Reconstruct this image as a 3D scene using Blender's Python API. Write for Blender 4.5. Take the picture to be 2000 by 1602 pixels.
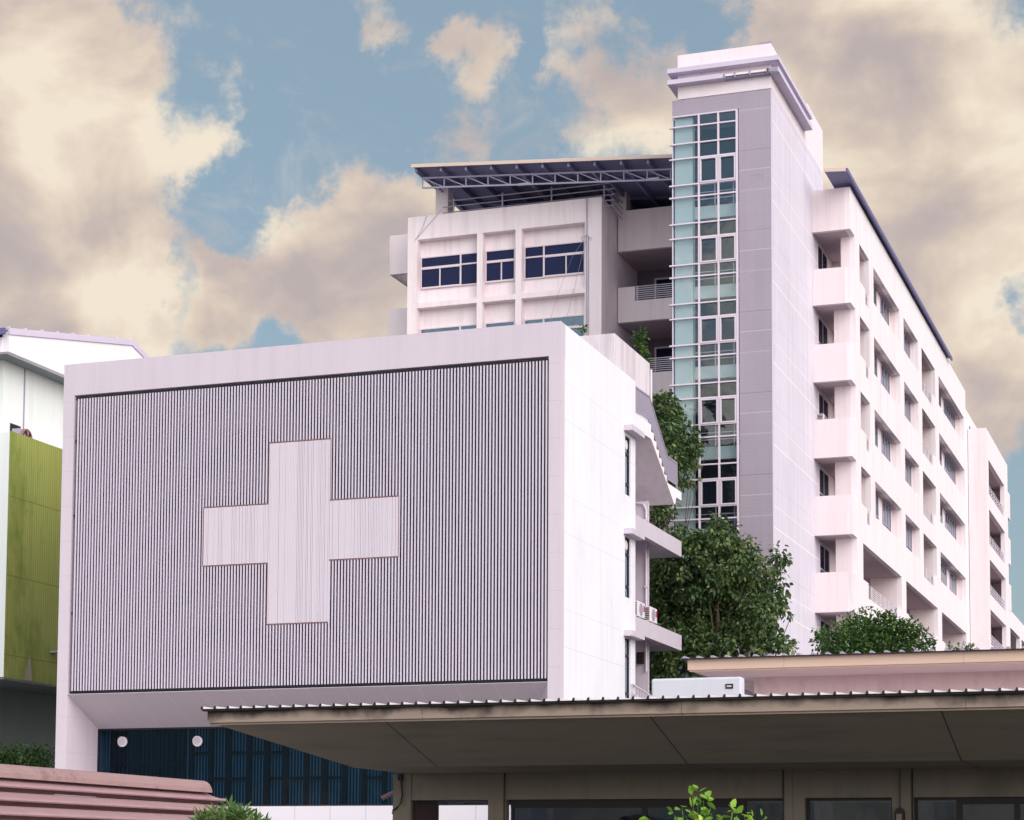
import bpy, bmesh, math, random
from mathutils import Vector, Matrix
random.seed(7)
sc = bpy.context.scene
for o in list(bpy.data.objects): bpy.data.objects.remove(o)

# ------------------------------------------------------------------ camera
# lens and attitude measured from the photograph's vanishing points (units: photo pixels, 2000 wide)
FPX, PCX, PCY = 3951.75, 1000.0, 1365.64
YAW, PITCH, ROLL = -0.342149, 0.080993, 0.00540951
W = Vector((math.sin(YAW)*math.cos(PITCH), math.cos(YAW)*math.cos(PITCH), math.sin(PITCH)))
r_ = W.cross(Vector((0,0,1))).normalized(); u_ = r_.cross(W)
R = math.cos(ROLL)*r_ + math.sin(ROLL)*u_; U = -math.sin(ROLL)*r_ + math.cos(ROLL)*u_
O = Vector((0,0,1.6))
cam = bpy.data.cameras.new('camera'); co = bpy.data.objects.new('camera', cam); sc.collection.objects.link(co)
co.matrix_world = Matrix(((R.x,U.x,-W.x,O.x),(R.y,U.y,-W.y,O.y),(R.z,U.z,-W.z,O.z),(0,0,0,1)))
cam.sensor_width = 36; cam.sensor_fit = 'HORIZONTAL'; cam.lens = FPX/2000*36
cam.shift_y = (PCY-801)/2000; cam.clip_start = .5; cam.clip_end = 5000
sc.camera = co

# ------------------------------------------------------------------ light
SUN = Vector((0.80,-0.50,0.58)).normalized()
EXPOSURE = 0.97
ld = bpy.data.lights.new('sun','SUN'); ld.energy = 1.0; ld.angle = math.radians(60); ld.color = (1.0,.93,.93)
lo = bpy.data.objects.new('sun', ld); sc.collection.objects.link(lo)
lo.rotation_euler = SUN.to_track_quat('Z','Y').to_euler(); lo.location = (20,-20,60)
vs = sc.view_settings; vs.view_transform = 'Standard'; vs.look = 'None'; vs.exposure = EXPOSURE; vs.gamma = 1; vs.use_curve_mapping = False

def ray(x,y): return R*((x-PCX)/FPX) - U*((y-PCY)/FPX) + W
def F(x,y,Y): d = ray(x,y); return O + d*(Y/d.y)            # on a wall facing the viewer, at depth Y
def S(x,y,X): d = ray(x,y); return O + d*(X/d.x)            # on a side wall at X
def Zp(x,y,z): d = ray(x,y); return O + d*((z-1.6)/d.z)

# ------------------------------------------------------------------ sky
w = bpy.data.worlds.new("World"); sc.world = w; w.use_nodes = True
nt = w.node_tree; nt.nodes.clear()
def N(t, **k):
    n = nt.nodes.new(t)
    for a,b in k.items(): setattr(n,a,b)
    return n
def lk(a,b): nt.links.new(a,b)
def M(op, a, b=None, c=None, clamp=False):
    n = N('ShaderNodeMath', operation=op); n.use_clamp = clamp
    for i,v in enumerate((a,b,c)):
        if v is None: continue
        if isinstance(v,(int,float)): n.inputs[i].default_value = v
        else: lk(v, n.inputs[i])
    return n.outputs[0]
tc = N('ShaderNodeTexCoord'); D = tc.outputs['Generated']
sx = N('ShaderNodeSeparateXYZ'); lk(D, sx.inputs[0])
az = M('ARCTAN2', sx.outputs[0], sx.outputs[1]); el = M('ARCSINE', sx.outputs[2])
def noise(scale, det, rough=.55, dist=0, off=(0,0,0), st=(1,1,1)):
    mp = N('ShaderNodeMapping'); lk(D, mp.inputs[0]); mp.inputs['Location'].default_value = off; mp.inputs['Scale'].default_value = st
    n = N('ShaderNodeTexNoise'); lk(mp.outputs[0], n.inputs['Vector'])
    n.inputs['Scale'].default_value = scale; n.inputs['Detail'].default_value = det
    n.inputs['Roughness'].default_value = rough; n.inputs['Distortion'].default_value = dist
    return n
wa = noise(15,8,.62); ws = N('ShaderNodeSeparateColor'); lk(wa.outputs['Color'], ws.inputs[0])
azw = M('ADD', az, M('MULTIPLY', M('SUBTRACT', ws.outputs[0], .5), .085))
elw = M('ADD', el, M('MULTIPLY', M('SUBTRACT', ws.outputs[1], .5), .085))
cv = N('ShaderNodeCombineXYZ'); lk(azw, cv.inputs[0]); lk(elw, cv.inputs[1])
# cloud banks: centre and radius (photo pixels turned into fixed sky directions), strength
CL = [(60,260,250,300,1.2),(290,330,120,150,.8),(150,600,210,120,1.1),(20,560,150,150,.6),(140,60,110,110,.5),
      (640,560,170,90,1.1),(720,440,120,90,1.0),(520,600,120,60,.8),(405,545,60,40,.85),(800,380,60,60,.6),(900,500,160,130,.9),(440,640,70,50,.6),
      (905,95,75,42,.62),(940,140,45,60,.55),(925,195,40,28,.5),(845,70,35,26,.6),(700,35,80,40,.85),(1030,110,22,120,-.7),(775,180,50,200,-.5),(560,150,130,160,-.5),(430,480,75,95,-.8),(325,580,45,75,-.9),(530,650,50,60,-.6),(560,400,90,60,-.5),(430,230,40,60,.5),(400,300,60,60,.3),
      (1130,90,80,70,.55),(1250,200,110,70,.75),(1120,250,70,45,.42),(1230,120,100,60,.45),(890,275,50,22,.4),
      (1700,120,260,200,1.2),(1900,380,240,260,1.1),(1650,420,160,200,.9),(1960,760,160,120,1.0),(1900,640,120,90,.8),(1480,40,60,60,.6),
      (1985,580,50,32,-.9),(2010,1120,90,150,-1.3),(1370,30,60,90,-.4),(330,60,60,80,-.35),(250,540,40,50,.3)]
acc = None
for (x,y,rx,ry,a) in CL:
    d = ray(x,y).normalized(); A = math.atan2(d.x,d.y); E_ = math.asin(d.z)
    s = N('ShaderNodeVectorMath', operation='SUBTRACT'); lk(cv.outputs[0], s.inputs[0]); s.inputs[1].default_value = (A,E_,0)
    m = N('ShaderNodeVectorMath', operation='MULTIPLY'); lk(s.outputs[0], m.inputs[0]); m.inputs[1].default_value = (FPX/rx/1.12, FPX/ry/1.12, 0)
    q = N('ShaderNodeVectorMath', operation='DOT_PRODUCT'); lk(m.outputs[0], q.inputs[0]); lk(m.outputs[0], q.inputs[1])
    e = M('EXPONENT', M('MULTIPLY', q.outputs['Value'], -1.0))
    acc = M('MULTIPLY', e, a) if acc is None else M('MULTIPLY_ADD', e, a, acc)
fb = noise(24,9,.62,.15); fb2 = noise(9,6,.6,.2,(3,1,2)); fb3 = noise(12,5,.5,.3,(7,3,1),(1,1,1.4)); fb4 = noise(70,6,.6,.2,(2,5,1)); fb5 = noise(12,8,.68,.8,(4,1,8),(1,1,2.2))
# elsewhere in the sky scattered cloud comes from the noise alone
away = M('SUBTRACT', 1.0, M('MULTIPLY', M('LESS_THAN', M('ABSOLUTE', M('ADD', az, .3)), .45), 1.0))
dens = M('ADD', acc, M('MULTIPLY', M('SUBTRACT', fb.outputs['Fac'], .5), 2.1))
dens = M('ADD', dens, M('MULTIPLY', M('SUBTRACT', fb4.outputs['Fac'], .5), .55))
dens = M('ADD', dens, M('MULTIPLY', M('MULTIPLY', M('SUBTRACT', fb2.outputs['Fac'], .42), 4.0), away))
mr = N('ShaderNodeMapRange', interpolation_type='SMOOTHSTEP'); lk(dens, mr.inputs[0]); mr.inputs[1].default_value = .06; mr.inputs[2].default_value = .82
vr = N('ShaderNodeMapRange', interpolation_type='SMOOTHSTEP'); lk(fb5.outputs['Fac'], vr.inputs[0]); vr.inputs[1].default_value=.50; vr.inputs[2].default_value=.85; vr.inputs[4].default_value=.55
mask = M('MAXIMUM', mr.outputs[0], vr.outputs[0])
SKYS = 0.10
nis = N('ShaderNodeTexSky', sky_type='NISHITA'); nis.sun_disc = False
nis.sun_elevation = math.asin(SUN.z); nis.sun_rotation = math.atan2(SUN.x, SUN.y)
nis.air_density = 1.2; nis.dust_density = 2.0; nis.altitude = 0
blue = N('ShaderNodeMix', data_type='RGBA'); blue.inputs['Factor'].default_value = .75
lk(nis.outputs[0], blue.inputs['A']); blue.inputs['B'].default_value = (1.25,1.72,2.0,1)
def ramp(src, stops):
    n = N('ShaderNodeValToRGB'); lk(src, n.inputs[0]); cr = n.color_ramp
    while len(cr.elements) < len(stops): cr.elements.new(.5)
    for e,(p,c) in zip(cr.elements, stops): e.position = p; e.color = (*c,1)
    return n.outputs[0]
shade = M('ADD', M('MULTIPLY', fb3.outputs['Fac'], .85), M('MULTIPLY', fb.outputs['Fac'], .16))
inner = M('MULTIPLY', M('SUBTRACT', dens, .55, clamp=True), .13)
shade = M('SUBTRACT', M('ADD', M('ADD', .60, M('MULTIPLY', M('SUBTRACT', fb3.outputs['Fac'], .5), 1.55)), M('MULTIPLY', M('SUBTRACT', fb.outputs['Fac'], .5), .30)), inner)
ccol = ramp(shade, [(.28,(.44,.375,.36)),(.42,(.53,.435,.39)),(.55,(.66,.545,.445)),(.70,(.80,.695,.555))])
cs = N('ShaderNodeVectorMath', operation='SCALE'); lk(ccol, cs.inputs[0]); cs.inputs['Scale'].default_value = 6.0
mx = N('ShaderNodeMix', data_type='RGBA'); lk(M('MULTIPLY', mask, .93), mx.inputs['Factor']); lk(blue.outputs['Result'], mx.inputs['A']); lk(cs.outputs[0], mx.inputs['B'])
dsun = N('ShaderNodeVectorMath', operation='DOT_PRODUCT'); lk(D, dsun.inputs[0]); dsun.inputs[1].default_value = (.86,-.50,.12)
front = M('MULTIPLY', M('MAXIMUM', M('ADD', dsun.outputs['Value'], .12), 0.0), 1.35)
front = M('MULTIPLY_ADD', M('MAXIMUM', M('SUBTRACT', .1, sx.outputs[1]), 0.0), 1.0, front)   # sky brightened toward the sun and behind the camera, added as fill light
brt = N('ShaderNodeVectorMath', operation='SCALE'); lk(mx.outputs['Result'], brt.inputs[0]); lk(M('ADD', front, 1.0), brt.inputs['Scale'])
bg = N('ShaderNodeBackground'); bg.inputs['Strength'].default_value = SKYS; lk(brt.outputs[0], bg.inputs['Color'])
ow = N('ShaderNodeOutputWorld'); lk(bg.outputs[0], ow.inputs['Surface'])

# ------------------------------------------------------------------ materials
MATS = {}
def mat(name, col, rough=.7, var=.12, vs_=.6, streak=0.0, spec=.3, metal=0, bump=.0, bscale=30,
        lines=None, stain=None, dirt=None, grime=None):
    """procedural surface. lines: list of (axis, period, offset, halfwidth, factor colour); stain: (colour, amount, scale)"""
    if name in MATS: return MATS[name]
    m = bpy.data.materials.new(name); m.use_nodes = True; t = m.node_tree; t.nodes.clear()
    def n(ty, **k):
        x = t.nodes.new(ty)
        for a,b in k.items(): setattr(x,a,b)
        return x
    def l(a,b): t.links.new(a,b)
    def ma(op,a,b=None,c=None):
        x = n('ShaderNodeMath', operation=op)
        for i,v in enumerate((a,b,c)):
            if v is None: continue
            if isinstance(v,(int,float)): x.inputs[i].default_value = v
            else: l(v,x.inputs[i])
        return x.outputs[0]
    out = n('ShaderNodeOutputMaterial'); bs = n('ShaderNodeBsdfPrincipled'); l(bs.outputs[0], out.inputs[0])
    bs.inputs['Roughness'].default_value = rough; bs.inputs['Metallic'].default_value = metal
    bs.inputs['Specular IOR Level'].default_value = spec
    g = n('ShaderNodeNewGeometry'); pos = g.outputs['Position']
    no = n('ShaderNodeTexNoise'); l(pos,no.inputs['Vector']); no.inputs['Scale'].default_value = vs_; no.inputs['Detail'].default_value = 6; no.inputs['Roughness'].default_value = .6
    f = ma('MULTIPLY_ADD', ma('SUBTRACT', no.outputs['Fac'], .5), var*2, 1.0)
    if streak:
        mp = n('ShaderNodeMapping'); l(pos,mp.inputs[0]); mp.inputs['Scale'].default_value = (3.2,3.2,.13)
        n2 = n('ShaderNodeTexNoise'); l(mp.outputs[0],n2.inputs['Vector']); n2.inputs['Scale'].default_value = 1.0; n2.inputs['Detail'].default_value = 5; n2.inputs['Roughness'].default_value=.65
        mr = n('ShaderNodeMapRange'); l(n2.outputs['Fac'],mr.inputs[0]); mr.inputs[1].default_value=.48; mr.inputs[2].default_value=.75; mr.inputs[3].default_value=1; mr.inputs[4].default_value=1-streak
        f = ma('MULTIPLY', f, mr.outputs[0])
    cc = n('ShaderNodeVectorMath', operation='SCALE'); cc.inputs[0].default_value = col; l(f, cc.inputs['Scale'])
    c = cc.outputs[0]
    sp = n('ShaderNodeSeparateXYZ'); l(pos, sp.inputs[0])
    if stain:
        for (scol,amt,ssc,lo_,st) in stain:
            mp = n('ShaderNodeMapping'); l(pos,mp.inputs[0]); mp.inputs['Scale'].default_value = st
            n3 = n('ShaderNodeTexNoise'); l(mp.outputs[0],n3.inputs['Vector']); n3.inputs['Scale'].default_value = ssc; n3.inputs['Detail'].default_value = 7; n3.inputs['Roughness'].default_value=.7
            mr = n('ShaderNodeMapRange'); l(n3.outputs['Fac'],mr.inputs[0]); mr.inputs[1].default_value=lo_; mr.inputs[2].default_value=lo_+.12; mr.inputs[3].default_value=0; mr.inputs[4].default_value=amt
            mi = n('ShaderNodeMix', data_type='RGBA'); l(mr.outputs[0], mi.inputs['Factor']); l(c, mi.inputs['A']); mi.inputs['B'].default_value = (*scol,1); c = mi.outputs['Result']
    if lines:
        for (axis,per,off,hw,lcol,amt) in lines:
            v = sp.outputs[axis]
            md = ma('ABSOLUTE', ma('SUBTRACT', ma('FLOORED_MODULO', ma('SUBTRACT', v, off-per/2), per), per/2))
            msk = ma('MULTIPLY', ma('LESS_THAN', md, hw), amt)
            mi = n('ShaderNodeMix', data_type='RGBA'); l(msk, mi.inputs['Factor']); l(c, mi.inputs['A']); mi.inputs['B'].default_value = (*lcol,1); c = mi.outputs['Result']
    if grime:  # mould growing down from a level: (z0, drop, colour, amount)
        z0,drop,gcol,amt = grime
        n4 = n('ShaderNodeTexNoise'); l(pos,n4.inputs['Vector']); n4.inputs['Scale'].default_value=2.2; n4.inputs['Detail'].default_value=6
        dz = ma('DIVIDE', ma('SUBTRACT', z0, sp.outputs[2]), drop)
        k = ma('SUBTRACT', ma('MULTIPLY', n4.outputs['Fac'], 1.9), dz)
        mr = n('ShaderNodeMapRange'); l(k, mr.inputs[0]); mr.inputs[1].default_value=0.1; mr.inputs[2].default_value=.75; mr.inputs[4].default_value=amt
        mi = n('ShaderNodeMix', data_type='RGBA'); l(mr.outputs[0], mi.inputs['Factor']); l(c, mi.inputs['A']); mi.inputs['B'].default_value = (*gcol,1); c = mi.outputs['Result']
    l(c, bs.inputs['Base Color'])
    if bump:
        nb = n('ShaderNodeTexNoise'); l(pos,nb.inputs['Vector']); nb.inputs['Scale'].default_value=bscale; nb.inputs['Detail'].default_value=5
        b = n('ShaderNodeBump'); b.inputs['Strength'].default_value=bump; b.inputs['Distance'].default_value=.03; l(nb.outputs['Fac'],b.inputs['Height']); l(b.outputs[0],bs.inputs['Normal'])
    MATS[name] = m; return m

def glass(name, tint, refl=.5, trans=.6, rough=.03, base=.06, body=(.012,.022,.045)):
    """window glass: see-through tint plus mirror reflection growing at grazing angles"""
    m = bpy.data.materials.new(name); m.use_nodes = True; t = m.node_tree; t.nodes.clear()
    n = t.nodes.new; l = t.links.new
    out = n('ShaderNodeOutputMaterial'); tr = n('ShaderNodeBsdfTransparent'); tr.inputs[0].default_value = (*tint,1)
    gl = n('ShaderNodeBsdfGlossy'); gl.inputs['Roughness'].default_value = rough; gl.inputs['Color'].default_value = (refl*.8,refl*.92,refl,1)
    df = n('ShaderNodeBsdfDiffuse'); df.inputs[0].default_value = (*body,1)
    lw_ = n('ShaderNodeLayerWeight'); lw_.inputs[0].default_value = .5
    p4 = n('ShaderNodeMath'); p4.operation='POWER'; l(lw_.outputs['Facing'],p4.inputs[0]); p4.inputs[1].default_value = 3.5
    lw = n('ShaderNodeMath'); lw.operation='MULTIPLY_ADD'; l(p4.outputs[0],lw.inputs[0]); lw.inputs[1].default_value = .7; lw.inputs[2].default_value = base
    g = n('ShaderNodeNewGeometry'); nb = n('ShaderNodeTexNoise'); l(g.outputs['Position'],nb.inputs['Vector']); nb.inputs['Scale'].default_value=.8
    b = n('ShaderNodeBump'); b.inputs['Strength'].default_value=.25; b.inputs['Distance'].default_value=.05; l(nb.outputs['Fac'],b.inputs['Height']); l(b.outputs[0],gl.inputs['Normal'])
    m1 = n('ShaderNodeMixShader'); m1.inputs[0].default_value = trans; l(df.outputs[0],m1.inputs[1]); l(tr.outputs[0],m1.inputs[2])
    m2 = n('ShaderNodeMixShader'); l(lw.outputs[0],m2.inputs[0]); l(m1.outputs[0],m2.inputs[1]); l(gl.outputs[0],m2.inputs[2])
    l(m2.outputs[0],out.inputs[0]); MATS[name]=m; return m

def leafmat(name, dark, mid, light, trans=.25, spec=.35):
    m = bpy.data.materials.new(name); m.use_nodes = True; t = m.node_tree; t.nodes.clear(); n=t.nodes.new; l=t.links.new
    out = n('ShaderNodeOutputMaterial'); at = n('ShaderNodeAttribute'); at.attribute_name='leafvar'
    cr = n('ShaderNodeValToRGB'); l(at.outputs['Fac'],cr.inputs[0]); cr.color_ramp.elements[0].color=(*dark,1); cr.color_ramp.elements[1].color=(*light,1)
    e = cr.color_ramp.elements.new(.55); e.color=(*mid,1)
    bs = n('ShaderNodeBsdfPrincipled'); l(cr.outputs[0],bs.inputs['Base Color']); bs.inputs['Roughness'].default_value=.42; bs.inputs['Specular IOR Level'].default_value=spec
    tl = n('ShaderNodeBsdfTranslucent'); l(cr.outputs[0],tl.inputs[0])
    mi = n('ShaderNodeMixShader'); mi.inputs[0].default_value=trans; l(bs.outputs[0],mi.inputs[1]); l(tl.outputs[0],mi.inputs[2]); l(mi.outputs[0],out.inputs[0])
    MATS[name]=m; return m

SO = (.40,.34,.38)
mClinic = mat('lilac_panel',(.60,.53,.615),.45,.05,.3,streak=.06,lines=[(2,1.255,.42,.008,(.42,.38,.47),.6)],stain=[((.50,.45,.53),.35,.5,.60,(1,1,.4))])
mClinicTop = mat('lilac_panel_plain',(.585,.52,.605),.45,.05,.3,streak=.08,stain=[((.50,.45,.53),.35,.5,.60,(1,1,.4))])
mClinicSide = mat('lilac_panel_lit_side',(.80,.785,.87),.5,.07,.35,streak=.10,lines=[(2,3.78,1.1,.012,(.60,.57,.64),.7),(2,3.78,2.35,.012,(.62,.59,.66),.6)],stain=[((.66,.64,.72),.40,.6,.52,(1,1,.45)),((.52,.50,.56),.45,2.2,.68,(1,1,.2))])  # lighter copy of the front panel, sunlit side put into the colour
mSoffit = mat('lilac_soffit',(.60,.53,.61),.5,.06,.4,lines=[(0,1.35,.2,.012,(.75,.70,.78),.6)])
mBase = mat('white_tile_base',(.78,.74,.82),.35,.04,.5,lines=[(0,1.35,.2,.012,(.45,.43,.5),.8),(2,1.2,2.4,.01,(.5,.48,.55),.6)])
mFin = mat('fin_metal',(.60,.54,.66),.35,.03,1,spec=.4)
mCross = mat('cross_metal',(.62,.56,.65),.4,.03,1,spec=.4)
mBack = mat('dark_backing',(.022,.020,.045),.6,.2,2)
mRust = mat('rusty_trim',(.30,.16,.16),.8,.25,4)
mDark = mat('dark_frame',(.015,.014,.022),.45,.1,3)
mPlaster = mat('pink_plaster',(.77,.675,.71),.75,.05,.35,streak=.10,stain=[((.62,.50,.50),.30,.5,.62,(1,1,.5)),((.45,.36,.38),.35,1.5,.70,(1.5,1.5,.18))],bump=.08)
mPlasterW = mat('weathered_plaster',(.87,.765,.81),.75,.05,.4,streak=.16,stain=[((.60,.47,.47),.45,.7,.57,(1.4,1.4,.25))],bump=.1)
mPlasterS = mat('plaster_lit_side',(.83,.765,.81),.75,.04,.3,streak=.15,lines=[(1,12.0,107.5,.02,(.72,.63,.70),.5)],stain=[((.60,.51,.55),.45,.6,.58,(1,2,.2)),((.50,.43,.46),.35,2.0,.70,(1,1,.25))])  # lighter copy of the front plaster, sun on the side painted in
mBlock = mat('stained_plaster',(.68,.62,.68),.75,.06,.6,streak=.25,stain=[((.48,.42,.46),.5,.9,.50,(1.5,1.5,.25))])
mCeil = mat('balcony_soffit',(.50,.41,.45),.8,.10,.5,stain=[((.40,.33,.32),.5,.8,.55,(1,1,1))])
mTower = mat('tower_plaster',(.665,.62,.725),.6,.06,.25,streak=.16,lines=[(2,3.53,1.70,.018,(.95,.92,.98),.8),(2,3.53,2.62,.014,(.93,.90,.96),.65),(2,3.53,3.42,.010,(.42,.38,.48),.7),(1,4.3,85.6,.008,(.58,.54,.64),.5)],stain=[((.56,.51,.62),.4,.35,.52,(1,1,.8)),((.45,.40,.5),.4,2.5,.72,(1,1,.3))])
mTowerTop = mat('tower_cap_plaster',(.80,.71,.77),.7,.05,.5,streak=.08,stain=[((.60,.50,.54),.4,.8,.6,(1,1,.6))],bump=.08)
mCorn = mat('cornice_paint',(.60,.54,.68),.6,.06,.6,streak=.06)
mClad = mat('grey_tile',(.355,.31,.385),.55,.10,.5,streak=.10,lines=[(2,3.53,.40,.012,(.16,.14,.18),.8),(2,3.53,3.07,.014,(.62,.56,.66),.6),(2,3.53,2.17,.014,(.62,.56,.66),.55),(2,.16,0,.012,(.30,.26,.33),.35)],stain=[((.26,.23,.28),.4,1.2,.60,(1,1,1.6))])
mMull = mat('mullion_paint',(.66,.58,.68),.4,.05,2,spec=.4)
mInt = mat('interior_wall',(.66,.70,.70),.7,.05,.5)
mIntD = mat('interior_dark',(.045,.045,.085),.8,.1,.5)
mRail = mat('rail_paint',(.62,.56,.66),.4,.05,2,spec=.4)
mRailW = mat('white_rail_paint',(.80,.74,.80),.4,.05,2)
mRailS = mat('grey_steel_pipe',(.38,.34,.44),.4,.08,2,spec=.5,metal=.2)
mRoofU = mat('navy_roof_sheet',(.22,.22,.37),.55,.12,.6,lines=[(1,.30,0,.03,(.15,.15,.27),.7)])
mCream = mat('cream_fascia',(.62,.49,.43),.6,.06,.6,stain=[((.45,.28,.24),.5,1.2,.60,(1,1,1))])
mEave = mat('violet_eave',(.14,.12,.30),.5,.1,.8)
mTruss = mat('truss_paint',(.32,.30,.42),.5,.1,1)
mWhiteF = mat('white_window_frame',(.72,.62,.68),.4,.04,2)
mGreyF = mat('grey_window_frame',(.34,.30,.40),.45,.05,2)
gNavy = glass('navy_glass',(.18,.18,.36),.30,.25,.03,.05,(.022,.024,.085))
gSide = glass('side_window_glass',(.3,.42,.5),1.0,.4,.03,.30)
gTeal = glass('teal_glass',(.3,.45,.5),.9,.4,.03,.22)
gCurt = glass('curtain_wall_glass',(.86,.905,.92),.75,.985,.03,.06)
gBand = glass('blue_band_glass',(.46,.60,.68),.4,.985,.03,.02)
mBlind = mat('pleated_blind',(.27,.47,.60),.8,.10,1.5)
mBlindD = mat('blind_shade',(.03,.09,.13),.8,.2,.8)
mLW = mat('white_mint_wall',(.76,.80,.80),.7,.05,.25,streak=.08)
mLF = mat('white_gable',(.84,.81,.88),.65,.05,.3,streak=.05)
mGreen = mat('green_tile_panel',(.30,.33,.085),.55,.14,.35,streak=.25,
   lines=[(1,.16,0,.022,(.15,.18,.02),.55),(2,3.2,16.2,.018,(.12,.14,.03),.8)],
   stain=[((.12,.17,.02),.7,.35,.50,(1,1,.5)),((.70,.66,.55),.85,1.6,.70,(1,.9,.5))],bump=.1)
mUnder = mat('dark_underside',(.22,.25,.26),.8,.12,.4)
mShade = mat('corridor_shade',(.16,.13,.17),.8,.1,.6)  # dark wall tone with corridor and recess shade put into the colour
mGreyWall = mat('grey_recess_wall',(.20,.23,.22),.8,.2,.3)  # dark grey wall, mottled by noise
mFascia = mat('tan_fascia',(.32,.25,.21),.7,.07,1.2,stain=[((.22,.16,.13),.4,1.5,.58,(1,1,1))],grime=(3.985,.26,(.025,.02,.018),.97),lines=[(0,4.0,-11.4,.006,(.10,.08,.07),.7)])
mFascia2 = mat('peach_fascia',(.66,.475,.395),.65,.05,.8,lines=[(0,4.0,-5.5,.008,(.4,.27,.22),.6)],stain=[((.50,.34,.30),.4,1.0,.62,(1,1,1))])
mSoff = mat('grey_soffit_board',(.37,.32,.265),.8,.10,1.5,lines=[(0,4.15,-12.05,.009,(.02,.018,.016),.9)],stain=[((.24,.23,.19),.5,.8,.5,(.5,3,1))])
mSoff2 = mat('mauve_soffit',(.74,.60,.64),.8,.08,.8)
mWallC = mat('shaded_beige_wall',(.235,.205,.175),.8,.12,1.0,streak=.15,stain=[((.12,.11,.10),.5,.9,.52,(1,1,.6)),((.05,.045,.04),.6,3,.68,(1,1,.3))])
mWallP = mat('pink_wall',(.78,.60,.63),.8,.07,.6,streak=.10,stain=[((.48,.34,.38),.5,.7,.55,(1,1,.5))])
mSheet = mat('white_roof_sheet',(.80,.74,.78),.45,.05,1)
mTile = mat('pink_roof_tile',(.36,.225,.24),.75,.14,2.5,stain=[((.30,.17,.18),.5,3,.56,(1,1,1)),((.50,.32,.35),.4,6,.62,(1,1,1))],bump=.3,bscale=60)
mRidge = mat('ridge_mortar',(.33,.21,.215),.8,.15,3,stain=[((.19,.12,.12),.6,2.5,.55,(1,1,1))],bump=.3,bscale=40)
mAC = mat('ac_white',(.74,.68,.72),.45,.05,2)
mRed = mat('red_label',(.55,.06,.09),.5,.1,4)
mBlack = mat('black_metal',(.02,.018,.02),.5,.1,3)
mCab = mat('cabinet_white',(.60,.61,.70),.5,.04,.8,streak=.05)
mBark = mat('bark',(.12,.085,.06),.9,.3,5,bump=.5)
mGround = mat('asphalt',(.055,.053,.055),.9,.2,.3,bump=.2)
mPave = mat('pale_bounce_paving',(.46,.42,.41),.85,.12,.5,lines=[(0,1.2,0,.012,(.16,.15,.14),.8),(1,1.2,0,.012,(.16,.15,.14),.8)])
lTree = leafmat('broad_leaf',(.026,.060,.022),(.070,.130,.038),(.25,.30,.11),.3,.5)
lBush = leafmat('small_leaf',(.020,.052,.014),(.045,.110,.020),(.12,.19,.035))
lHedge = leafmat('hedge_leaf',(.015,.040,.012),(.035,.085,.020),(.10,.15,.03))
lShrub = leafmat('shrub_leaf',(.04,.10,.025),(.10,.19,.05),(.30,.40,.16))
lBright = leafmat('young_leaf',(.10,.25,.03),(.28,.50,.05),(.62,.78,.13),.4)

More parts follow.
